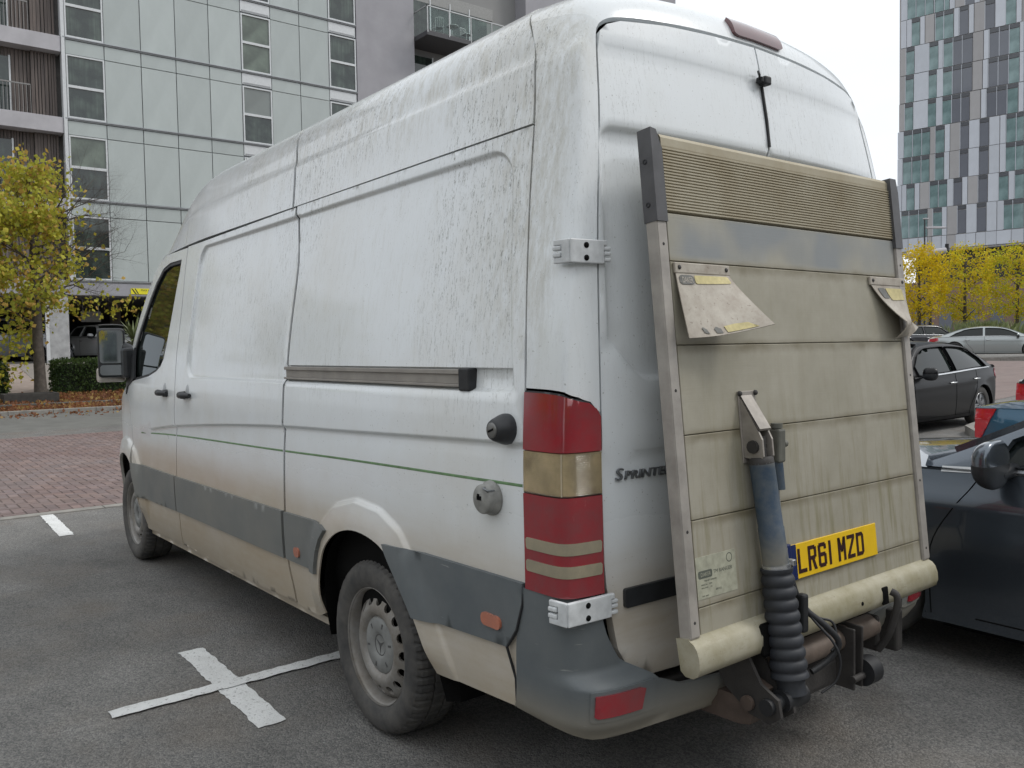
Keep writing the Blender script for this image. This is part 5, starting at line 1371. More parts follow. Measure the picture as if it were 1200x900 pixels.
# trees and an added block behind the camera, on the far side of the car park: mirrored in glass and paint
RB_ = random.Random(21)
for k, (x, y) in enumerate(((-17, 5), (-19, 9.5), (-16, 14), (4, 15.5), (8.5, 16), (13, 15.5))):
    far_tree(x, y, RB_, 'clipped yellow green tree behind the camera, number %d along the back kerb' % (k+1) if 0 else ('clipped tree behind the camera, ' + ('nearest the rear block', 'second in the back row', 'middle of the back row', 'at the back corner', 'beside the left kerb', 'leftmost by the lane')[k]), 3.4, .55, 6.2, 'trees round the back of the car park')
# ================================================================ BUILDINGS
XF = 33.774
def mk_panel(name, c, rough=.25):
    m = NB(name, rough, 0, .5); oi = m.n('ShaderNodeObjectInfo'); v = m.mr(oi.outputs['Random'], 0, 1, .93, 1.06, False)
    n = m.ramp(m.noise(1.2, 5, .65, sc=(1, 1, .5)), [(.3, .93), (.7, 1.05)])
    cc = m.mix(1., tuple(c), v, 'MULTIPLY'); cc = m.mix(1., cc, n, 'MULTIPLY'); m.col(cc); return m.mat
M_GPAN = mk_panel('pale_green_glass_cladding', (.405, .445, .435), .28); M_FRM = simple('white_window_frame', (.58, .60, .61), .45, var=.06); M_BAND = simple('grey_floor_band', (.28, .29, .30), .5, var=.12)
M_BANDL = simple('light_ledge', (.36, .38, .40), .45, var=.08)
M_REND = simple('lilac_grey_render', (.315, .31, .33), .85, var=.07, scale=1.2, bump=.002); M_SLAB = simple('pale_slab_edge', (.41, .40, .42), .7, var=.10, scale=1.5)
def mk_winglass():
    m = NB('green_window_glass', .04, 0, .7); n = m.noise(1, 4, .6, sc=(1.4, 3.2, .7)); oi = m.n('ShaderNodeObjectInfo')
    a = m.n('ShaderNodeVectorMath', operation='ADD'); m.l(m.tc.outputs['Object'], a.inputs[0]); m.l(oi.outputs['Location'], a.inputs[1])
    q = m.n('ShaderNodeTexNoise'); q.inputs['Scale'].default_value = 1.6; q.inputs['Detail'].default_value = 5; m.l(a.outputs[0], q.inputs[0])
    st = m.noise(1, 3, .5, sc=(1, 9, .35)); c = m.mix(m.math('MULTIPLY', m.ramp(q.outputs[0], [(.42, 0), (.66, 1)]), m.ramp(st, [(.35, .2), (.65, 1)])), (.016, .026, .023), (.075, .105, .085)); m.col(c); m.coat(.3, .02); return m.mat  # upright reflection streaks are put into the pane colour
M_WG = mk_winglass()
M_WG2 = simple('curtained_window', (.10, .125, .10), .12, var=.5, scale=1.2, coat=.5); M_WG3 = simple('blind_drawn_window', (.17, .19, .18), .15, var=.15, scale=.8, coat=.5)
M_CURT = simple('curtain_cloth', (.20, .225, .19), .8, var=.2, scale=5)
def mk_slat():
    m = NB('brown_timber_slats', .8); n = m.noise(1, 4, .6, sc=(3, 9, .6)); m.col(m.mix(m.ramp(n, [(.35, 0), (.7, 1)]), (.10, .085, .08), (.17, .14, .125))); return m.mat
M_SLAT = mk_slat()
B1 = empty('apartment_building', 'apartment block clad in pale green panels over an open car deck, behind the lime tree', 'building', (XF, -10, gz(XF, -5)))
bo_ = Vector((XF, -10, gz(XF, -5)))
def bld(name, mat, par, x0, x1, y0, y1, z0, z1, b=0):
    """box in world coordinates, child of a building empty"""
    q = bo_ if par is B1 else Vector(par.matrix_basis.translation); m = MB()
    a = (x0-q.x, x1-q.x, y0-q.y, y1-q.y, z0-q.z, z1-q.z)
    (m.bbox(*a, b=b) if b else m.box(*a)); return m.obj(name, mat, par)
FL = [4.37, 7.43, 10.45, 13.46, 16.5, 19.55, 22.6]
YC = [-4.06, -5.42, -6.76, -8.10, -9.45, -10.80, -12.12, -13.45, -14.85, -16.22]
pm = {}
def panel(par, nm, y0, y1, z0, z1, mat, x=XF, t=.05):
    key = (round(abs(y1-y0), 3), round(z1-z0, 3), nm, mat.name)
    if key not in pm:
        mb = MB(); w, h = abs(y1-y0)/2, (z1-z0)/2; mb.bbox(0, t, -w, w, -h, h, .008); o = mb.obj(nm, mat, par); pm[key] = o.data
    else: o = link(nm, pm[key], par)
    q = bo_; o.location = (x-q.x, (y0+y1)/2-q.y, (z0+z1)/2-q.z); return o
bld('core_wall', M_BANDL, B1, XF+.10, XF+14, -16.24, -4.0, 4.0, 22.6)
for k in range(len(FL)-1):
    zb, zt_ = FL[k], FL[k+1]
    bld('floor_band', M_BAND, B1, XF-.035, XF+.08, -16.23, -3.98, zb-.045, zb+.035); bld('floor_ledge', M_BANDL, B1, XF-.075, XF-.037, -16.23, -3.98, zb+.005, zb+.032)
    for j in range(9):
        a, b = YC[j], YC[j+1]; gp = .014
        win = j in (0, 5, 8)
        if not win:
            panel(B1, 'cladding_panel', a-gp, b+gp, zb+.05, zt_-.60, M_GPAN); panel(B1, 'cladding_panel', a-gp, b+gp, zt_-.575, zt_-.06, M_GPAN)
        else:
            if j == 0: panel(B1, 'cladding_panel', a-gp, b+gp, zt_-.575, zt_-.06, M_GPAN)
            else:
                panel(B1, 'vent_panel', a-gp, b+gp, zt_-.52, zt_-.06, M_FRM)
                bld('vent_slot', M_BAND, B1, XF-.004, XF+.02, b+.06, a-.06, zt_-.50, zt_-.44)
            za, zc = zb+.05, zt_-.60; m = MB(); mid = za+(zc-za)*.50; w = .055
            for aa in ((b+gp, b+gp+w, za, zc), (a-gp-w, a-gp, za, zc), (b+gp+w, a-gp-w, za, za+w), (b+gp+w, a-gp-w, zc-w, zc), (b+gp+w, a-gp-w, mid-.05, mid+.05)):
                m.box(XF-.03-bo_.x, XF+.06-bo_.x, aa[0]-bo_.y, aa[1]-bo_.y, aa[2]-bo_.z, aa[3]-bo_.z)
            wf = m.obj('window', M_FRM, B1)
            gl_m = (M_WG, M_WG2, M_WG, M_WG3, M_WG, M_WG2)[(k*2+j) % 6] if (k, j) != (1, 0) else M_WG2
            panel(wf, 'pane', a-gp-w, b+gp+w, za+w, mid-.05, M_WG if (k+j) % 2 else gl_m, XF+.02, .015); panel(wf, 'pane', a-gp-w, b+gp+w, mid+.05, zc-w, gl_m, XF+.02, .015)
bld('corner_post', M_FRM, B1, XF-.06, XF+.25, -4.05, -3.93, 4.37, 22.6)
# recessed slatted balconies on the left of the block
m = MB()
for k in range(len(FL)-1):
    zb, zt_ = FL[k], FL[k+1]
    bld('slab_edge', M_SLAB, B1, XF-.02, XF+1.5, -3.92, 9, zb-.56, zb+.02, .01)
    rr = random.Random(k); y = -3.80
    while y < 9:
        w = rr.choice((.07, .09, .11)); d = .55 if y > -3.0 else .42
        m.box(XF+d-bo_.x, XF+d+.03-bo_.x, y-bo_.y, y+w-bo_.y, zb+.02-bo_.z, zt_-.56-bo_.z); y += w+rr.choice((.012, .02, .03))
sl_ = m.obj('timber_slats', M_SLAT, B1); sl_['kind'] = 'stuff'
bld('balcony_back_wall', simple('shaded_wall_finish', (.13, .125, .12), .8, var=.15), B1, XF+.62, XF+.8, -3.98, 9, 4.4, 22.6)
for k in range(1, len(FL)-1):      # slim railings and the stair seen through them
    zb = FL[k]; m = MB(); m.box(XF+.16-bo_.x, XF+.20-bo_.x, -2.9-bo_.y, 9-bo_.y, zb+1.08-bo_.z, zb+1.13-bo_.z)
    y = -2.9
    while y < 3: m.box(XF+.17-bo_.x, XF+.19-bo_.x, y-bo_.y, y+.018-bo_.y, zb+.03-bo_.z, zb+1.08-bo_.z); y += .125
    m.obj('balcony_railing', simple('grey_railing', (.22, .215, .21), .6), B1)
    bld('glazed_door', M_WG, B1, XF+.50, XF+.54, -2.25, .2, zb+.05, zb+2.1); bld('door_frame', M_FRM, B1, XF+.47, XF+.56, -2.32, -2.26, zb+.03, zb+2.15)
# soffit beam, pillars and the car deck
bld('soffit_beam', simple('pale_grey_beam', (.30, .30, .325), .6, var=.08, scale=1), B1, XF-.03, XF+.6, -19.4, 9, 3.83, 4.31, .01)
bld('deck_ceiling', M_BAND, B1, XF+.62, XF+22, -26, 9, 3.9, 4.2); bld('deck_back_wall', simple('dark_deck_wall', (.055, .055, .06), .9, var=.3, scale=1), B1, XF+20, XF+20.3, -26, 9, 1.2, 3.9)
for y in (-3.48, 2.4, -10.4, -16.6): bld('deck_pillar', simple('white_concrete_pillar', (.36, .365, .37), .8, var=.22, scale=3.5, bump=.003), B1, XF+.02, XF+.62, y-.36, y+.36, 1.2, 3.84, .012)
bld('downpipe', M_FRM, B1, XF-.06, XF+.01, -3.16, -3.04, 1.25, 3.83, .01)
bld('inner_column', simple('buff_column', (.26, .22, .18), .8), B1, XF+7.5, XF+7.9, -7.4, -7.0, 1.25, 3.9)
bld('deck_floor', simple('deck_concrete', (.13, .125, .12), .9, var=.2), B1, XF+.7, XF+20, -26, 9, 1.0, 1.318)
# hanging and fixed signs
t = empty('height_limit_sign', 'yellow and black height limit sign on the beam left of the van cab', 'sign', (XF-.035, -6.42, 4.02))
m = MB(); m.bbox(-.02, 0, -.62, .36, -.11, .12, .004); m.obj('sign_board', M_FYEL2 if 'M_FYEL2' in globals() else simple('bright_yellow_sign', (.72, .66, .02), .5, var=.04), t)
m = MB()
for k in (0, 1): m.prism([(.345-k*.12, .11), (.30-k*.12, .11), (.14-k*.10+.10*k*.2, -.10), (.20-k*.10, -.10)][::-1], .002, Matrix(((0, 0, -1, -.0205), (1, 0, 0, 0), (0, 1, 0, 0), (0, 0, 0, 1))))
m.obj('black_stripe', M_BLACK, t)
Ms = Matrix(((0, 0, -1, -.022), (-1, 0, 0, -.02), (0, 1, 0, 0), (0, 0, 0, 1)))
text_mesh('sign_lettering', 'MAX HEIGHT', .075, M_BLACK, t, Ms@Matrix.Translation((0, .015, 0)), .001); text_mesh('sign_lettering', '2.1m', .05, M_BLACK, t, Ms@Matrix.Translation((.28, -.08, 0)), .001)
t = empty('hanging_deck_sign', 'pale rectangular sign hanging from the car deck ceiling above the white car', 'sign', (37, -5.25, 3.15))
m = MB(); m.bbox(-.02, .02, -.38, .38, -.23, .22, .01); m.obj('sign_board', simple('pale_sign', (.36, .35, .33), .6), t); m = MB(); m.tube([(0, .3, .2), (0, .3, .78)], .01, 6); m.tube([(0, -.3, .2), (0, -.3, .78)], .01, 6); m.obj('hanger', M_CHROME, t)
# rendered tower next to it with a glazed balcony
B2 = empty('rendered_tower_block', 'lilac grey rendered tower block with a glass fronted balcony, behind the van roof', 'building', (XF, -28, gz(XF, -28)))
bpy.context.view_layer.update()
def b2(nm, mat, *a): return bld(nm, mat, B2, *a)
b2('rendered_wall', M_REND, XF-.05, XF+16, -19.36, -16.25, 1.0, 44)
b2('recess_wall', simple('grey_recess_panel', (.22, .22, .215), .6, var=.06, scale=.6), XF+.9, XF+16, -30, -19.362, 1.0, 44)
b2('rendered_wall', M_REND, XF+.0, XF+16, -38.4, -26.4, 1.0, 44)
for k in (5,):
    z = 16.72+(k-5)*3.05
    b2('balcony_slab', simple('dark_balcony_steel', (.06, .06, .065), .6), XF-1.1, XF+.9, -24.6, -19.45, z-.22, z, .01)
    if 4 <= k <= 7:
        m = MB(); L = lambda *a: m.box(a[0]-XF, a[1]-XF, a[2]+28, a[3]+28, a[4]-gz(XF, -28), a[5]-gz(XF, -28))
        L(XF-1.11, XF-1.06, -24.6, -19.45, z+1.12, z+1.17); L(XF-1.11, XF+.85, -19.50, -19.45, z+1.12, z+1.17)
        for y in (-24.58, -23.3, -22.02, -20.74, -19.5): L(XF-1.12, XF-1.08, y, y+.045, z-.1, z+1.12)
        L(XF+.80, XF+.84, -19.5, -19.46, z, z+1.12)
        m.obj('balustrade_frame', simple('pale_steel', (.42, .43, .43), .4, .4), B2)
        for y in (-24.53, -23.25, -21.97, -20.69): b2('glass_balustrade_panel', M_CLG if 'M_CLG' in globals() else mk_clearglass('balustrade_glass'), XF-1.095, XF-1.083, y, y+1.19, z+.05, z+1.08)
        for y in (-24.4, -23.2, -22.0, -20.75): b2('balcony_door', M_WG, XF+.84, XF+.88, y, y+1.1, z+.04, z+2.35); b2('balcony_door_frame', M_FRM, XF+.80, XF+.89, y+1.1, y+1.16, z+.02, z+2.42)
        b2('spandrel', simple('grey_recess_panel2', (.27, .27, .26), .6), XF+.83, XF+.895, -24.8, -19.37, z-.9+3.05, z-.30+3.05)
b2('wall_window', M_WG, XF+.80, XF+.88, -20.9, -19.5, 14.2, 16.15, 0); b2('wall_window_frame', M_FRM, XF+.78, XF+.89, -20.98, -20.91, 14.1, 16.2)
def cafe_chair(x, y, z, rz, lab):
    t = empty('balcony_chair', lab, 'chair', (x, y, z), rz, 'white chairs on the glazed balcony'); W_ = simple('white_chair', (.6, .6, .6), .4)
    m = MB()
    for a, b in ((-.2, -.2), (.2, -.2)): m.tube([(a*1.15, b*1.15, 0), (a, b, .45)], .014, 6)
    for a in (-.2, .2): m.tube([(a*1.15, .24, 0), (a, .2, .45), (a, .25, .85)], .014, 6)
    m.obj('leg_frame', W_, t); boxo('seat', W_, t, -.21, .21, -.21, .2, .44, .465, b=.008); m = MB()
    m.tube([(-.2, .25, .85), (0, .28, .87), (.2, .25, .85)], .014, 6)
    for a in (-.1, 0, .1): m.tube([(a, .2, .46), (a, .27, .86)], .009, 6)
    m.tube([(-.2, .24, .66), (-.24, .0, .64), (-.23, -.2, .46)], .012, 6); m.tube([(.2, .24, .66), (.24, .0, .64), (.23, -.2, .46)], .012, 6)
    m.obj('backrest', W_, t)
zb_ = 16.72
cafe_chair(XF-.55, -20.45, zb_, 1.2, 'white metal chair on the balcony, left of the small table'); cafe_chair(XF-.55, -22.1, zb_, -1.4, 'white metal chair on the balcony, right of the small table')
t = empty('balcony_table', 'small round white table between two chairs on the balcony', 'table', (XF-.5, -21.3, zb_)); m = MB(); m.lathe([(0, .70), (.30, .70), (.31, .72), (.30, .735), (0, .735)], Matrix.Identity(4), 24); m.obj('tabletop', simple('white_table', (.6, .6, .6), .4), t); m = MB(); m.tube([(0, 0, 0), (0, 0, .7)], .02, 8); m.tube([(-.2, 0, .01), (.2, 0, .01)], .015, 6); m.tube([(0, -.2, .01), (0, .2, .01)], .015, 6); m.obj('pedestal', simple('white_table', (.6, .6, .6), .4), t)
# ================================================================ PATCHWORK TOWER ON THE RIGHT
f_, rt_ = None, None
def cam_ray(u, v):
    M = SC.camera.matrix_world; r2 = Vector((M[0][0], M[1][0], M[2][0])); u2 = Vector((M[0][1], M[1][1], M[2][1])); f = -Vector((M[0][2], M[1][2], M[2][2]))
    return f+r2*(u-600)/985.19-u2*(v-450)/985.19
TA = radians(12); TD = Vector((-cos(TA), -sin(TA), 0)); T0 = Vector(CAMP)+cam_ray(1053, 200)*98; T0.z = 0; TNrm = Vector((-sin(TA), cos(TA), 0))
def tow_s(u, v):
    d = cam_ray(u, v); c = Vector(CAMP); t = (T0-c).dot(TNrm)/d.dot(TNrm); return (c+d*t-T0).dot(TD), (c+d*t).z
Tm = Matrix(((TD.x, 0, TNrm.x, T0.x), (TD.y, 0, TNrm.y, T0.y), (0, 1, 0, 0), (0, 0, 0, 1)))      # local x along facade, y up, z towards the camera side
TW = empty('patchwork_office_tower', 'tall tower with a patchwork of green glass, white, beige and dark panels, at the right', 'building', (T0.x, T0.y, gz(30, -90)), atan2(TD.y, TD.x))
bpy.context.view_layer.update(); TWi = TW.matrix_world.inverted()
MT = {'W': mk_panel('white_panel', (.53, .555, .60), .3), 'B': mk_panel('beige_panel', (.37, .36, .36), .5), 'D': mk_panel('dark_violet_glass', (.155, .165, .19), .08), 'G': None, 'H': mk_panel('dark_header_glass', (.09, .095, .105), .2)}
gm = NB('tower_green_glass', .06, 0, .7); oi = gm.n('ShaderNodeObjectInfo'); q = gm.noise(.55, 4, .6); gm.col(gm.mix(gm.ramp(q, [(.38, 0), (.62, 1)]), (.10, .165, .165), (.22, .32, .32))); MT['G'] = gm.mat
TR = {}
def tp(nm, mat, s0, s1, z0, z1, d0, d1, par=TW):
    m = MB(); key = (round(s1-s0, 1), round(z1-z0, 1), nm, mat.name, round(d1-d0, 2)); a, b, c_ = (s1-s0)/2, (z1-z0)/2, (d1-d0)/2
    if key in TR: me = TR[key]; o = link(nm, me, par)
    else: m.box(-a, a, -c_, c_, -b, b); o = m.obj(nm, mat, par); TR[key] = o.data
    w = T0+TD*((s0+s1)/2)+TNrm*((d0+d1)/2); w.z = (z0+z1)/2; o.location = TWi@w; return o
ZL = [35.45+3.13*1, 35.45-3.2*.02, 32.35, 29.2, 26.05-.12, 22.85, 19.75, 16.5, 13.05]
def px2s(x, u0=1040, k=6., v=100): return tow_s(u0+x/k, v)[0]
rows = {
 0: [(95, 138, 'W'), (138, 200, 'G'), (200, 265, 'G'), (265, 325, 'G'), (330, 400, 'G'), (400, 437, 'G'), (437, 475, 'W'), (475, 545, 'B'), (545, 612, 'D'), (612, 650, 'W'), (650, 690, 'B'), (690, 760, 'D'), (760, 830, 'W'), (830, 905, 'G'), (905, 950, 'W')],
 1: [(93, 135, 'W'), (135, 168, 'W'), (168, 228, 'G'), (228, 265, 'W'), (265, 330, 'B'), (335, 395, 'G'), (395, 465, 'G'), (465, 505, 'W'), (505, 570, 'D'), (570, 610, 'W'), (610, 685, 'B'), (685, 757, 'D'), (757, 830, 'W'), (830, 905, 'G'), (905, 945, 'W')],
 2: [(90, 130, 'B'), (130, 190, 'G'), (190, 292, 'W'), (292, 355, 'G'), (355, 393, 'W'), (393, 460, 'G'), (460, 525, 'D'), (525, 600, 'D'), (600, 675, 'B'), (675, 715, 'W'), (715, 785, 'D'), (785, 855, 'D'), (855, 930, 'G'), (930, 960, 'W')],
 3: [(86, 125, 'B'), (125, 185, 'G'), (185, 287, 'W'), (287, 347, 'G'), (347, 388, 'W'), (388, 455, 'G'), (455, 520, 'D'), (520, 597, 'D'), (597, 668, 'B'), (668, 707, 'W'), (707, 777, 'D'), (777, 850, 'D'), (850, 928, 'G'), (928, 960, 'W')],
 4: [(80, 120, 'B'), (120, 180, 'G'), (180, 282, 'W'), (282, 340, 'G'), (340, 384, 'W'), (384, 450, 'G'), (450, 515, 'D'), (515, 577, 'D'), (577, 655, 'B'), (655, 695, 'W'), (695, 767, 'D'), (767, 840, 'D'), (840, 920, 'G'), (920, 960, 'W')],
 5: [(72, 112, 'W'), (112, 175, 'G'), (175, 240, 'G'), (240, 300, 'G'), (300, 335, 'B'), (335, 402, 'G'), (402, 440, 'W'), (440, 510, 'B'), (510, 573, 'D'), (573, 645, 'W'), (645, 715, 'D'), (715, 790, 'W'), (790, 833, 'W'), (833, 905, 'G'), (905, 960, 'G')],
 6: [(68, 105, 'W'), (105, 170, 'G'), (170, 235, 'G'), (235, 294, 'G'), (294, 333, 'B'), (333, 397, 'G'), (397, 436, 'W'), (436, 505, 'B'), (505, 568, 'D'), (568, 640, 'W'), (640, 712, 'D'), (712, 788, 'W'), (788, 829, 'W'), (829, 900, 'G'), (900, 960, 'G')],
 7: [(65, 100, 'W'), (100, 130, 'W'), (130, 190, 'G'), (190, 226, 'W'), (226, 295, 'B'), (295, 357, 'G'), (357, 420, 'G'), (420, 462, 'W'), (462, 525, 'D'), (525, 563, 'W'), (563, 636, 'B'), (636, 705, 'D'), (705, 780, 'W'), (780, 850, 'G'), (850, 894, 'W'), (894, 960, 'G')],
 8: [(62, 95, 'W'), (95, 150, 'G'), (150, 217, 'G'), (217, 281, 'G'), (281, 318, 'B'), (318, 381, 'G'), (381, 418, 'W'), (418, 490, 'B'), (490, 553, 'D'), (553, 624, 'W'), (624, 695, 'D'), (695, 770, 'W'), (770, 815, 'W'), (815, 880, 'G'), (880, 960, 'G')],
 9: [(62, 145, 'W'), (145, 215, 'W'), (215, 280, 'W'), (280, 312, 'B'), (312, 378, 'W'), (378, 415, 'W'), (415, 480, 'B'), (480, 550, 'W'), (550, 620, 'W'), (620, 690, 'W'), (690, 765, 'W'), (765, 870, 'W'), (870, 960, 'W')]}
vm = [10, 38, 70, 102, 135, 165, 198, 230, 262, 288]
yl = [-7, 25, 57.5, 90, 122.5, 155, 186.3, 217.5, 248.3, 280.8, 296]
zl = [tow_s(1053+(200-y)*.02, y)[1] for y in yl]
for r, lst in rows.items():
    z1, z0 = zl[r], zl[r+1]; W0 = None
    for a, b, ty in lst:
        vloc = lambda x: vm[r]-(x-90)/6*.16
        s0 = tow_s(1040+a/6, vloc(a))[0]; s1 = tow_s(1040+b/6, vloc(b))[0]
        if ty in 'GD':
            h = (z1-z0)*.17
            tp('window_pane', MT[ty], s0+.04, s1-.04, z0+.05, z1-h, -.12, -.04); tp('header_panel', MT['H'], s0+.04, s1-.04, z1-h+.07, z1-.04, -.12, -.03)
            tp('mullion', MT['W'], s0-.02, s0+.035, z0+.05, z1-.04, -.10, .0)
        else: tp('facade_panel', MT[ty], s0+.025, s1-.025, z0+.03, z1-.03, -.08, .0)
# plain body of the tower, with more storeys out of the picture
smax = tow_s(1200, 120)[0]; 
tp('tower_core', MT['B'], .05, smax+22, zl[-1]-.2, 62, -24, -.13)
for k in range(1, 9):
    z1 = zl[0]+k*3.15; s = 0.; R = random.Random(k)
    while s < smax+6:
        w = R.choice((.7, 1.1, 1.1, 1.3)); ty = R.choice('GWBDG'); tp('facade_panel', MT[ty], s+.03, s+w-.03, z1-3.12, z1-.03, -.08, .0); s += w
    
for r in range(10):
    z1, z0 = zl[r], zl[r+1]; s = smax+.1; R = random.Random(50+r)
    while s < smax+9:
        w = R.choice((.7, 1.1, 1.1, 1.3)); ty = R.choice('GWBDG'); tp('facade_panel', MT[ty], s+.03, s+w-.03, z0+.03, z1-.03, -.08, .0); s += w
tp('recessed_base', simple('dark_base_glass', (.03, .032, .035), .3), 1.5, smax+20, 8.4, zl[-1]-.21, -20, -1.6)
tp('podium_wall', simple('pink_brick_podium', (.22, .15, .125), .85, var=.2, scale=.7), -2, smax+20, .5, 8.3, -18, -.9)
for k in range(14): tp('podium_window', MT['D'], -1+k*2.6, .4+k*2.6, 2.2, 5.2, -.89, -.8)
# lamp standards in front of the tower
def lamp_post(x, y, h, lab, arm=1.5, grp='street lamps on the right'):
    t = empty('street_lamp', lab, 'street lamp', (x, y, gz(x, y)), radians(-128), grp); m = MB(); m.tube([(0, 0, 0), (0, 0, 1.2), (0, 0, h)], [.09, .07, .05], 10); m.obj('post', simple('dark_post', (.03, .03, .035), .5), t)
    m = MB(); m.tube([(0, 0, h-.55), (arm*.5, 0, h-.52), (arm, 0, h-.55)], .035, 8); m.bbox(.1, arm, -.09, .09, h-.66, h-.55, .03); m.obj('arm', M_SLAB, t); m = MB(); m.bbox(-.12, .28, -.1, .1, h, h+.10, .04); m.obj('lamp_head', M_SLAB, t)
lamp_post(27.6, -57.5, 9.0, 'thin dark street lamp with a side arm in front of the patchwork tower')
t = empty('white_canopy_pipe', 'white horizontal pipe above the leftmost yellow tree', 'canopy', (25.6, -54.2, gz(25, -54)), radians(-128))
m = MB(); m.tube([(-1.6, 0, 6.15), (1.0, 0, 6.45)], .22, 14); m.obj('canopy_tube', M_SLAB, t); m = MB(); m.tube([(0, 0, 0), (0, 0, 6.2)], .1, 8); m.tube([(1.1, 0, 6.4), (1.1, 0, 6.9)], .12, 8); m.obj('canopy_post', M_BLACK, t)

# unseen blocks added to close the horizon that paint and glass mirror
M_BK = simple('grey_rendered_block', (.27, .27, .265), .85, var=.15, scale=.5); M_BKW = mk_winglass()
def back_block(lab, x, y, rz, L, h, dep=12):
    t = empty('horizon_block', lab, 'building', (x, y, 0), rz); m = MB(); m.box(-L/2, L/2, -dep, 0, -.3, h); m.obj('wall', M_BK, t); m = MB(); m.box(-L/2-.1, L/2+.1, -dep, .12, h, h+.5); m.obj('parapet', M_SLAB, t)
    me = None
    for r in range(int((h-1)/3.1)):
        for c in range(int(L/3.4)):
            if me is None: q = MB(); q.bbox(-.75, .75, -.06, .04, -.85, .85, .02); o = q.obj('window', M_BKW, t); me = o.data
            else: o = link('window', me, t)
            o.location = (-L/2+1.9+c*3.4, 0, 2.0+r*3.1)
back_block('long unseen grey block added behind the camera to close the mirrored horizon', -42, -6, -pi/2, 92, 16)
back_block('unseen grey block added along the left side to close the mirrored horizon', 8, 44, pi, 80, 13)
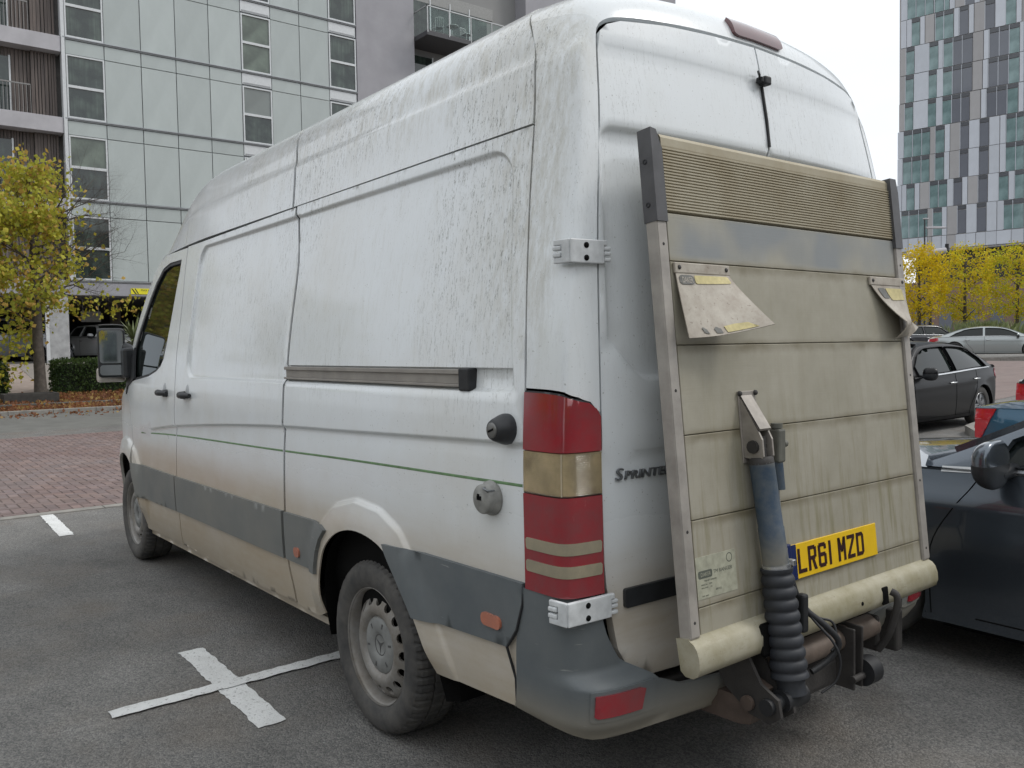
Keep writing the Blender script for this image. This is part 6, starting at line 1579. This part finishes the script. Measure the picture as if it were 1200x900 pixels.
# ================================================================ CARS
def mk_car_paint(name, c, metal=.5, rough=.28, coat=1.):
    m = NB(name, rough, metal, .5 if coat > .6 else .2); n = m.ramp(m.noise(400, 1), [(.3, .9), (.7, 1.1)]); m.col(m.mix(1., c, n, 'MULTIPLY')); m.coat(coat, .03); return m.mat
M_ALLOY = simple('alloy_silver', (.50, .51, .53), .3, .8, var=.06)
def car(name, label, loc, rz, paint, P, cat='car', group=None, det=1.):
    L, Wd = P['L']/2, P['W']/2; wb = P['wb']/2; fx = P.get('axle', 0.); R = P.get('R', .33)
    zb = catm([-L, -L*.8, 0, L*.55, L*.85, L], P['belt']); zs = P.get('sill', .20)
    zd = catm([-L, -L*.92, -L*.5, 0, L*.35, L*.75, L], P['deck']); xa, xb, xc, xd = P['gh']; zr = catm([xd, xc, (xb+xc)/2, xb, xa], [zb(xd)+.02, P['h']-.05, P['h'], P['h']-.04, zb(xa)+.03])
    W = lambda x: Wd*(1-.16*abs(x/L)**3.2-.10*ss(.85, 1., abs(x/L)))
    def sidef(sg):
        def f(x, t):
            zlow = zs+.10*ss(.8, 1, abs(x/L)); z = zlow+(zb(x)-zlow)*t
            y = W(x)*(1-.055*(1-t)**2-.06*t**3-P.get('sh', .0)*ss(.74, 1., t))+.010*math.exp(-((t-.80)/.05)**2)+(.014*math.exp(-((hypot(x-wb-fx, z-R)-R*1.12)/.07)**2)+.014*math.exp(-((hypot(x+wb-fx, z-R)-R*1.12)/.07)**2))
            return (x, sg*y, z)
        return f
    def tz(x, z): zlow = zs+.10*ss(.8, 1, abs(x/L)); return (z-zlow)/(zb(x)-zlow)
    t = empty(name, label, cat, loc, rz, group)
    sp = .07/det
    archs = []
    for cx in (wb+fx, -wb+fx):
        a = [(cx+R*1.10*cos(q), R+R*1.10*sin(q)) for q in np.linspace(-.35, pi+.35, 22)]; archs.append([(x, tz(x, z)) for x, z in a if tz(x, z) > 0])
    out = [(-L, 0)]
    for a in sorted(archs, key=lambda a: a[0][0]): a = sorted(a, key=lambda p: 0); out += [(a[-1][0], 0)]+a[::-1]+[(a[0][0], 0)]
    out += [(L, 0), (L, 1), (-L, 1)]
    deckf = lambda x, w: (x, w*W(x)*(.945-P.get('sh', 0)), zb(x)+(max(zd(x), zb(x)+.01)-zb(x))*(1-abs(w)**2.2)+.0)
    nose_ = lambda sg: (lambda w, t2: ((lambda zlow: (sg*(L+P.get('bulge', .13)*(1-abs(w)**2.4)*(.6+.4*sin(pi*min(1, max(0, t2))))-.03*ss(.6, 1, t2)), w*W(L)*(1-.06*t2**3-.05*(1-t2)**2-P.get('sh', .0)*ss(.74, 1., t2)), zlow+(zb(sg*L)-zlow)*t2))(zs+.10)))
    body = None
    for sg in (1, -1):
        o = sheet('body_side', out, sidef(sg), paint, t, sp=sp, aspect=1.2, flip=sg > 0, thick=.03)
        body = body or o
        for cx in (wb+fx, -wb+fx):
            m = MB(); M = Matrix.Translation((cx, sg*(Wd*.93-.11), R))@Matrix.Rotation(-sg*pi/2, 4, 'X')
            m.lathe([(R*.62, -.09), (R*.9, -.10), (R*.98, -.08), (R, 0), (R*.985, .08), (R*.92, .10), (R*.68, .095), (R*.62, .08)], M, 36); m.obj('tyre', M_TYRE, t)
            m = MB(); m.lathe([(R*.66, .095), (R*.69, .088), (R*.62, .05), (R*.58, .02)], M, 36); m.lathe([(0, .06), (R*.14, .055), (R*.16, .03)], M, 20)
            for k in range(P.get('spk', 5)):
                for dk in (-.10, .10):
                    Q = M@Matrix.Rotation(2*pi*k/P.get('spk', 5)+dk, 4, 'Z'); m.prism([(R*.08, -.012), (R*.64, -.020), (R*.64, .020), (R*.08, .012)], .025, Q@Matrix.Translation((0, 0, .045)))
            w_ = m.obj('alloy_wheel', M_ALLOY, t); m = MB(); m.lathe([(0, .0), (R*.63, .0)], M, 24); m.obj('wheel_back', M_VOID, w_)
            m = MB(); M2 = Matrix.Translation((cx, sg*(Wd*.90-.10), R)); aa = np.linspace(-.3, pi+.3, 16); n = len(aa)
            m.add([(cx+R*1.13*cos(q), sg*yy, R+R*1.13*sin(q)) for yy in (Wd*.955, Wd-.36) for q in aa], [(i, i+1, i+1+n, i+n) for i in range(n-1)]); m.add([(cx+R*1.13*cos(q), sg*(Wd-.36), R+R*1.13*sin(q)) for q in aa], [tuple(range(n))]); m.obj('wheel_arch_liner', M_VOID, t)
    sheet('bonnet', [(xa-.12, -1), (L, -1), (L, 1), (xa-.12, 1)], deckf, paint, t, sp=sp*1.2, thick=.02)
    sheet('boot_lid', [(-L, -1), (xd+.10, -1), (xd+.10, 1), (-L, 1)], deckf, paint, t, sp=sp*1.2, thick=.02)
    for sg, nm in ((1, 'front_bumper'), (-1, 'rear_bumper')): sheet(nm, [(-1, 0), (1, 0), (1, 1), (-1, 1)], nose_(sg), paint, t, sp=.09, thick=.02, flip=sg < 0)
    boxo('grille', M_BLACK, t, L+P.get('bulge', .13)-.05, L+P.get('bulge', .13)+.012, -.38, .38, .45, .66, b=.01)
    # greenhouse: w 0 belt .. 1 roof edge .. 2 centre, mirrored
    Wr = P.get('wr', .60)
    def gh(x, w, e=0.):
        sg = 1
        if w > 2: w = 4-w; sg = -1
        b = zb(x)-.005; top = max(zr(x), b+.004); yb = W(x)*(.945-P.get('sh', 0))-.012; yr = Wr*(1-.05*abs((x-(xb+xc)/2)/1.5)**2); k = min(1, max(0, (top-b)/(P['h']-b)))
        yr = yb+(yr-yb)*k**.8
        if w < 1: y = yb+(yr-yb)*w**1.15; z = b+(top-.055*k-b)*w
        else: s = w-1; y = yr*(1-s)**.85 if s < 1 else 0; z = top-.055*k*(1-s)**2.2
        return (x, sg*(y+e), z+(e if w > 1 else 0))
    X = lambda f: xd+(xa-xd)*f
    gp_ = []
    # side windows between pillars, following the roof line
    def side_win(x0, x1, sgn_, n=10, lo=.07, hi=.86):
        top = []; bot = []
        for x in np.linspace(x0, x1, n): top.append((x, hi)); bot.append((x, lo))
        return bot+top[::-1]
    mid = P.get('bp', (xb+xc)/2); wins = []
    A1_, B1_, C1_, D1_ = xa-.36*(xa-xb)/.9, mid+.04, mid-.04, xc+(xd-xc)*.45
    def clipwin(p): return p
    fw = [(A1_-.02, .08), (B1_, .08), (B1_, .88), (xb-.02, .88), (xb+(xa-xb)*.30, .78)]; fw = [(xa-.30, .10), (B1_, .08), (B1_, .88), (xb-.02, .90), (xb+(xa-xb)*.35, .86), (xb+(xa-xb)*.62, .70)]
    rw = [(C1_, .08), (xd+.42*(1 if xc-xd > .6 else .5), .10), (xc+(xd-xc)*.45, .62), (xc+(xd-xc)*.15, .86), (xc+.05, .90), (C1_, .88)]
    rw = rw[::-1]
    holes = [fw[::-1], rw]; holes_r = [[(x, 4-w) for x, w in h][::-1] for h in holes]
    ws_ = [(xb+.05, 1.10), (xa-.10, 1.04), (xa-.10, 2.96), (xb+.05, 2.90)]; rs_ = [(xc-.05, 1.12), (xc-.05, 2.88), (xd+.12, 2.95), (xd+.12, 1.05)]
    allh = holes+holes_r+[ws_, rs_]
    sheet('roof_and_pillars', [(xd, 0), (xa, 0), (xa, 4), (xd, 4)], gh, P.get('roofmat', paint), t, holes=allh, sp=sp*1.3, aspect=1., thick=.03, flip=False,
          lines=[[(x, w) for x in np.arange(xd, xa, .1)] for w in (.9, .95, 1.0, 1.05, 1.12, 1.2, 2.8, 2.88, 2.95, 3.0, 3.05, 3.1)])
    for nm, h in (('side_window', holes[0]), ('side_window', holes[1]), ('side_window', holes_r[0]), ('side_window', holes_r[1]), ('windscreen', ws_), ('rear_window', rs_)):
        sheet(nm, h, lambda x, w: gh(x, w, -.012), M_CGLASS, t, sp=.12, thick=0)
    # door seams, chrome waist strip, handles, lamps, mirrors, plates
    f1 = sidef(1)
    sx = [P.get('ds', xa-.10), mid+.02, P.get('dr', xc-.10)]
    for sg in (1, -1):
        f = sidef(sg)
        m = MB()
        for i, x in enumerate(sx):
            bend = (lambda q: .0) if i < 2 else (lambda q: .28*ss(.75, .1, q))
            if i == 0: bend = lambda q: P.get('sbend', -.02)*ss(1., .45, q)**.8
            pts = [f(x+bend(q), q) for q in np.linspace(.05, 1., 16)]
            m.tube([(a, b-sg*.001, c) for a, b, c in pts], .0035*(1 if det > 1 else 1.6), 4, cap=False)
        m.tube([tuple(f(x, .07)) for x in np.linspace(sx[2]+.25, sx[0], 14)], .004, 4, cap=False)
        m.obj('door_gap', M_VOID, t)
        m = MB(); xs = np.linspace(xd+.25, xa-P.get('cf', .16), 24); w = P.get('chr', .011)
        vs = []
        for x in xs:
            a = Vector(gh(x, .045 if sg > 0 else 3.955)); vs += [a+Vector((0, sg*.020, -w)), a+Vector((0, sg*.006, w))]
        m.add(vs, [(2*i, 2*i+1, 2*i+3, 2*i+2) if sg < 0 else (2*i+2, 2*i+3, 2*i+1, 2*i) for i in range(len(xs)-1)], 0, True); m.obj('waist_trim', M_CHROME, t)
        for x in (sx[1]+.14, sx[2]+.05):
            p = Vector(f(x, .80)); m = MB(); m.tube([p+Vector((-.10, sg*.004, 0)), p+Vector((-.07, sg*.03, .002)), p+Vector((.07, sg*.03, .002)), p+Vector((.10, sg*.004, 0))], [.010, .014, .014, .010], 8); m.obj('door_handle', M_CHROME if det <= 1 else paint, t)
        # mirror
        if P.get('mirror', True):
            p = Vector(gh(xa-P.get('mx', .42), .12 if sg > 0 else 3.88)); bm = bmesh.new(); bmesh.ops.create_uvsphere(bm, u_segments=24, v_segments=14, radius=1)
            for v in bm.verts:
                c = v.co; c.x = (.085*c.x if c.x > 0 else .025*c.x); c.y = .125*(abs(c.y)**.75*(1 if c.y > 0 else -1)); c.z = .108*(abs(c.z)**.75*(1 if c.z > 0 else -1))
            bm.verts.index_update(); m = MB(); o_ = p+Vector((.03, sg*.16, .03)); m.add([v.co+o_ for v in bm.verts], [[v.index for v in fc.verts] for fc in bm.faces], 0, True)
            for q in range(len(m.f)):
                zc = sum(m.v[i][2] for i in m.f[q])/len(m.f[q])-o_.z
                if zc < -.012: m.m[q] = 1
            bm.free(); mo = m.obj('door_mirror', [paint, M_PLASTIC], t)
            m = MB(); m.tube([p+Vector((.03, -.02*sg, -.01)), o_+Vector((0, -.03*sg, -.05))], [.035, .025], 8); m.obj('mirror_arm', M_PLASTIC, mo)
        # lamps wrap over the corners
        tl = P.get('tail', [(-L, .62), (-L+.38, .80), (-L+.36, .97), (-L, .97)]); hl = P.get('head', [(L-.42, .88), (L, .60), (L, .84), (L-.30, .97)])
        for nm, pg, mt in (('tail_lamp', tl, P.get('tailmat', M_REDC)), ('headlight', hl, M_HEAD)):
            sheet(nm, pg, lambda x, q: tuple(Vector(f(x, q))+Vector((0, sg*.010, 0))), mt, t, sp=.06, thick=.02, flip=sg > 0)
        n1 = nose_(-1); n2 = nose_(1)
        sheet('tail_lamp', [(sg*.62, .66), (sg*1., .60), (sg*1., .97), (sg*.66, .95)][::sg], lambda w, q: tuple(Vector(n1(w, q))+Vector((-.008, 0, 0))), P.get('tailmat', M_REDC), t, sp=.06, thick=.02, flip=True)
        sheet('headlight', [(sg*.62, .66), (sg*1., .60), (sg*1., .86), (sg*.66, .80)][::sg], lambda w, q: tuple(Vector(n2(w, q))+Vector((.008, 0, 0))), M_HEAD, t, sp=.06, thick=.02)
    boxo('underbody', M_VOID, t, -L+.15, L-.15, -Wd+.38, Wd-.38, .16, .34)
    m = MB()
    m.box(-wb+fx+R*1.25, wb+fx-R*1.25, -Wd+.10, Wd-.10, .17, .30); m.obj('floor_pan', M_VOID, t)
    for sg, c in ((1, (.75, .75, .72)), (-1, (.75, .52, .05))): boxo('number_plate', simple('plate_face', c, .4, var=.03), t, sg*(L+.13)-.01, sg*(L+.13)+.012, -.26, .26, .48 if sg > 0 else .62, .59 if sg > 0 else .73)
    return t
M_REDC = simple('car_red_lens', (.42, .012, .022), .12, var=.15, scale=30, coat=1.); M_HEAD = mk_glass('headlamp_glass', (.20, .21, .22), .05)
SAL = dict(L=4.9, W=1.86, wb=2.9, h=1.45, belt=[.93, .97, .93, .90, .80, .62], deck=[.98, 1.03, 1.05, 1.0, 1.0, .92, .72], gh=(1.15, .35, -1.05, -1.95), R=.345)
p = dict(SAL); p.update(L=4.7, W=1.82, wb=2.84, h=1.42, axle=.02, belt=[.93, .97, .945, .915, .80, .64], deck=[1.0, 1.05, 1.06, 1.0, .985, .93, .74], gh=(1.09, .14, -.95, -1.95), ds=.84, sbend=.20, chr=.013, mx=.40, sh=.045, cf=.07)
NEARC = car('parked_car', 'dark blue grey metallic coupe with chrome waist strip, parked tight beside the van', (-.86, -2.335, 0), 0, mk_car_paint('blue_grey_metallic', (.10, .12, .145), .8, .24), p, det=2.2)
p = dict(SAL); p.update(h=1.53, belt=[1.02, 1.03, .95, .90, .80, .62], deck=[1.04, 1.10, 1.08, 1.0, 1.0, .92, .72], gh=(1.15, .30, -1.10, -2.10), spk=7, R=.35)
car('parked_car', 'glossy black saloon with chrome window line, parked side on behind the lift', (5.88, -11.97, 0), pi/2, mk_car_paint('black_car_paint', (.003, .003, .004), .0, .4, .22), p)
p = dict(SAL); p.update(L=4.2, W=1.76, wb=2.55, h=1.45, belt=[.82, .84, .84, .85, .8, .62], deck=[.85, .88, .93, .95, .95, .88, .7], gh=(1.0, .25, -.95, -1.55), tail=[(-2.1, .42), (-2.03, .42), (-1.86, .99), (-2.1, .99)])
car('parked_car', 'teal metallic car showing its slanting red rear lamp above the grey mirror', (.12, -7.3, 0), pi, mk_car_paint('teal_metallic', (.010, .075, .135), .4, .3), p)
p = dict(SAL); p.update(L=3.9, W=1.7, wb=2.45, h=1.5, belt=[.98, .97, .95, .9, .8, .62], deck=[.99, 1.0, 1, .98, .95, .88, .7], gh=(.95, .4, -1.45, -1.90), tail=[(-1.95, .62), (-1.6, .72), (-1.65, .99), (-1.95, .99)])
car('parked_car', 'dark hatchback behind the teal car, only its red rear lamp corner in view', (.80, -9.65, 0), pi, mk_car_paint('graphite_metallic', (.04, .045, .05), .4, .3), p)
p = dict(SAL); p.update(h=1.38, belt=[.86, .92, .92, .88, .78, .60], deck=[.90, .97, 1.02, .98, .98, .88, .70], gh=(1.3, .25, -.9, -2.05))
car('parked_car', 'silver four door coupe with a low curved roof, parked in front of the yellow trees', (14.4, -36.6, gz(14, -36.6)+.02), radians(-158), mk_car_paint('silver_metallic', (.36, .39, .39), .5, .3), p)
p = dict(SAL); p.update(L=4.3, h=1.5, gh=(1.1, .35, -1.4, -1.95))
car('parked_car', 'distant dark hatchback under the leftmost yellow tree', (21.0, -44.0, gz(21, -44)+.02), radians(-120), mk_car_paint('dark_slate_paint', (.03, .03, .035), .2, .3), p)
car('parked_car', 'white hatchback parked on the covered deck, seen between pillar and van mirror', (36.6, -5.75, 1.33), radians(155+38), mk_car_paint('white_car_paint', (.55, .57, .58), 0, .3), p)
p = dict(SAL); p.update(L=4.6, h=1.75, belt=[1.05, 1.08, 1.05, 1.0, .95, .72], deck=[1.1, 1.1, 1.1, 1.1, 1.1, 1.02, .85], gh=(1.3, .7, -1.8, -2.2))
car('parked_car', 'silver people carrier on the covered deck left of the lime tree trunk', (37.4, -1.6, 1.33), radians(95), mk_car_paint('grey_silver_paint', (.30, .31, .33), .4, .3), p)
car('parked_car', 'pale grey car at the right edge behind the silver coupe', (10.2, -44.6, gz(10, -44)+.02), radians(-150), mk_car_paint('pale_car_paint', (.4, .4, .4), .3, .3), SAL)
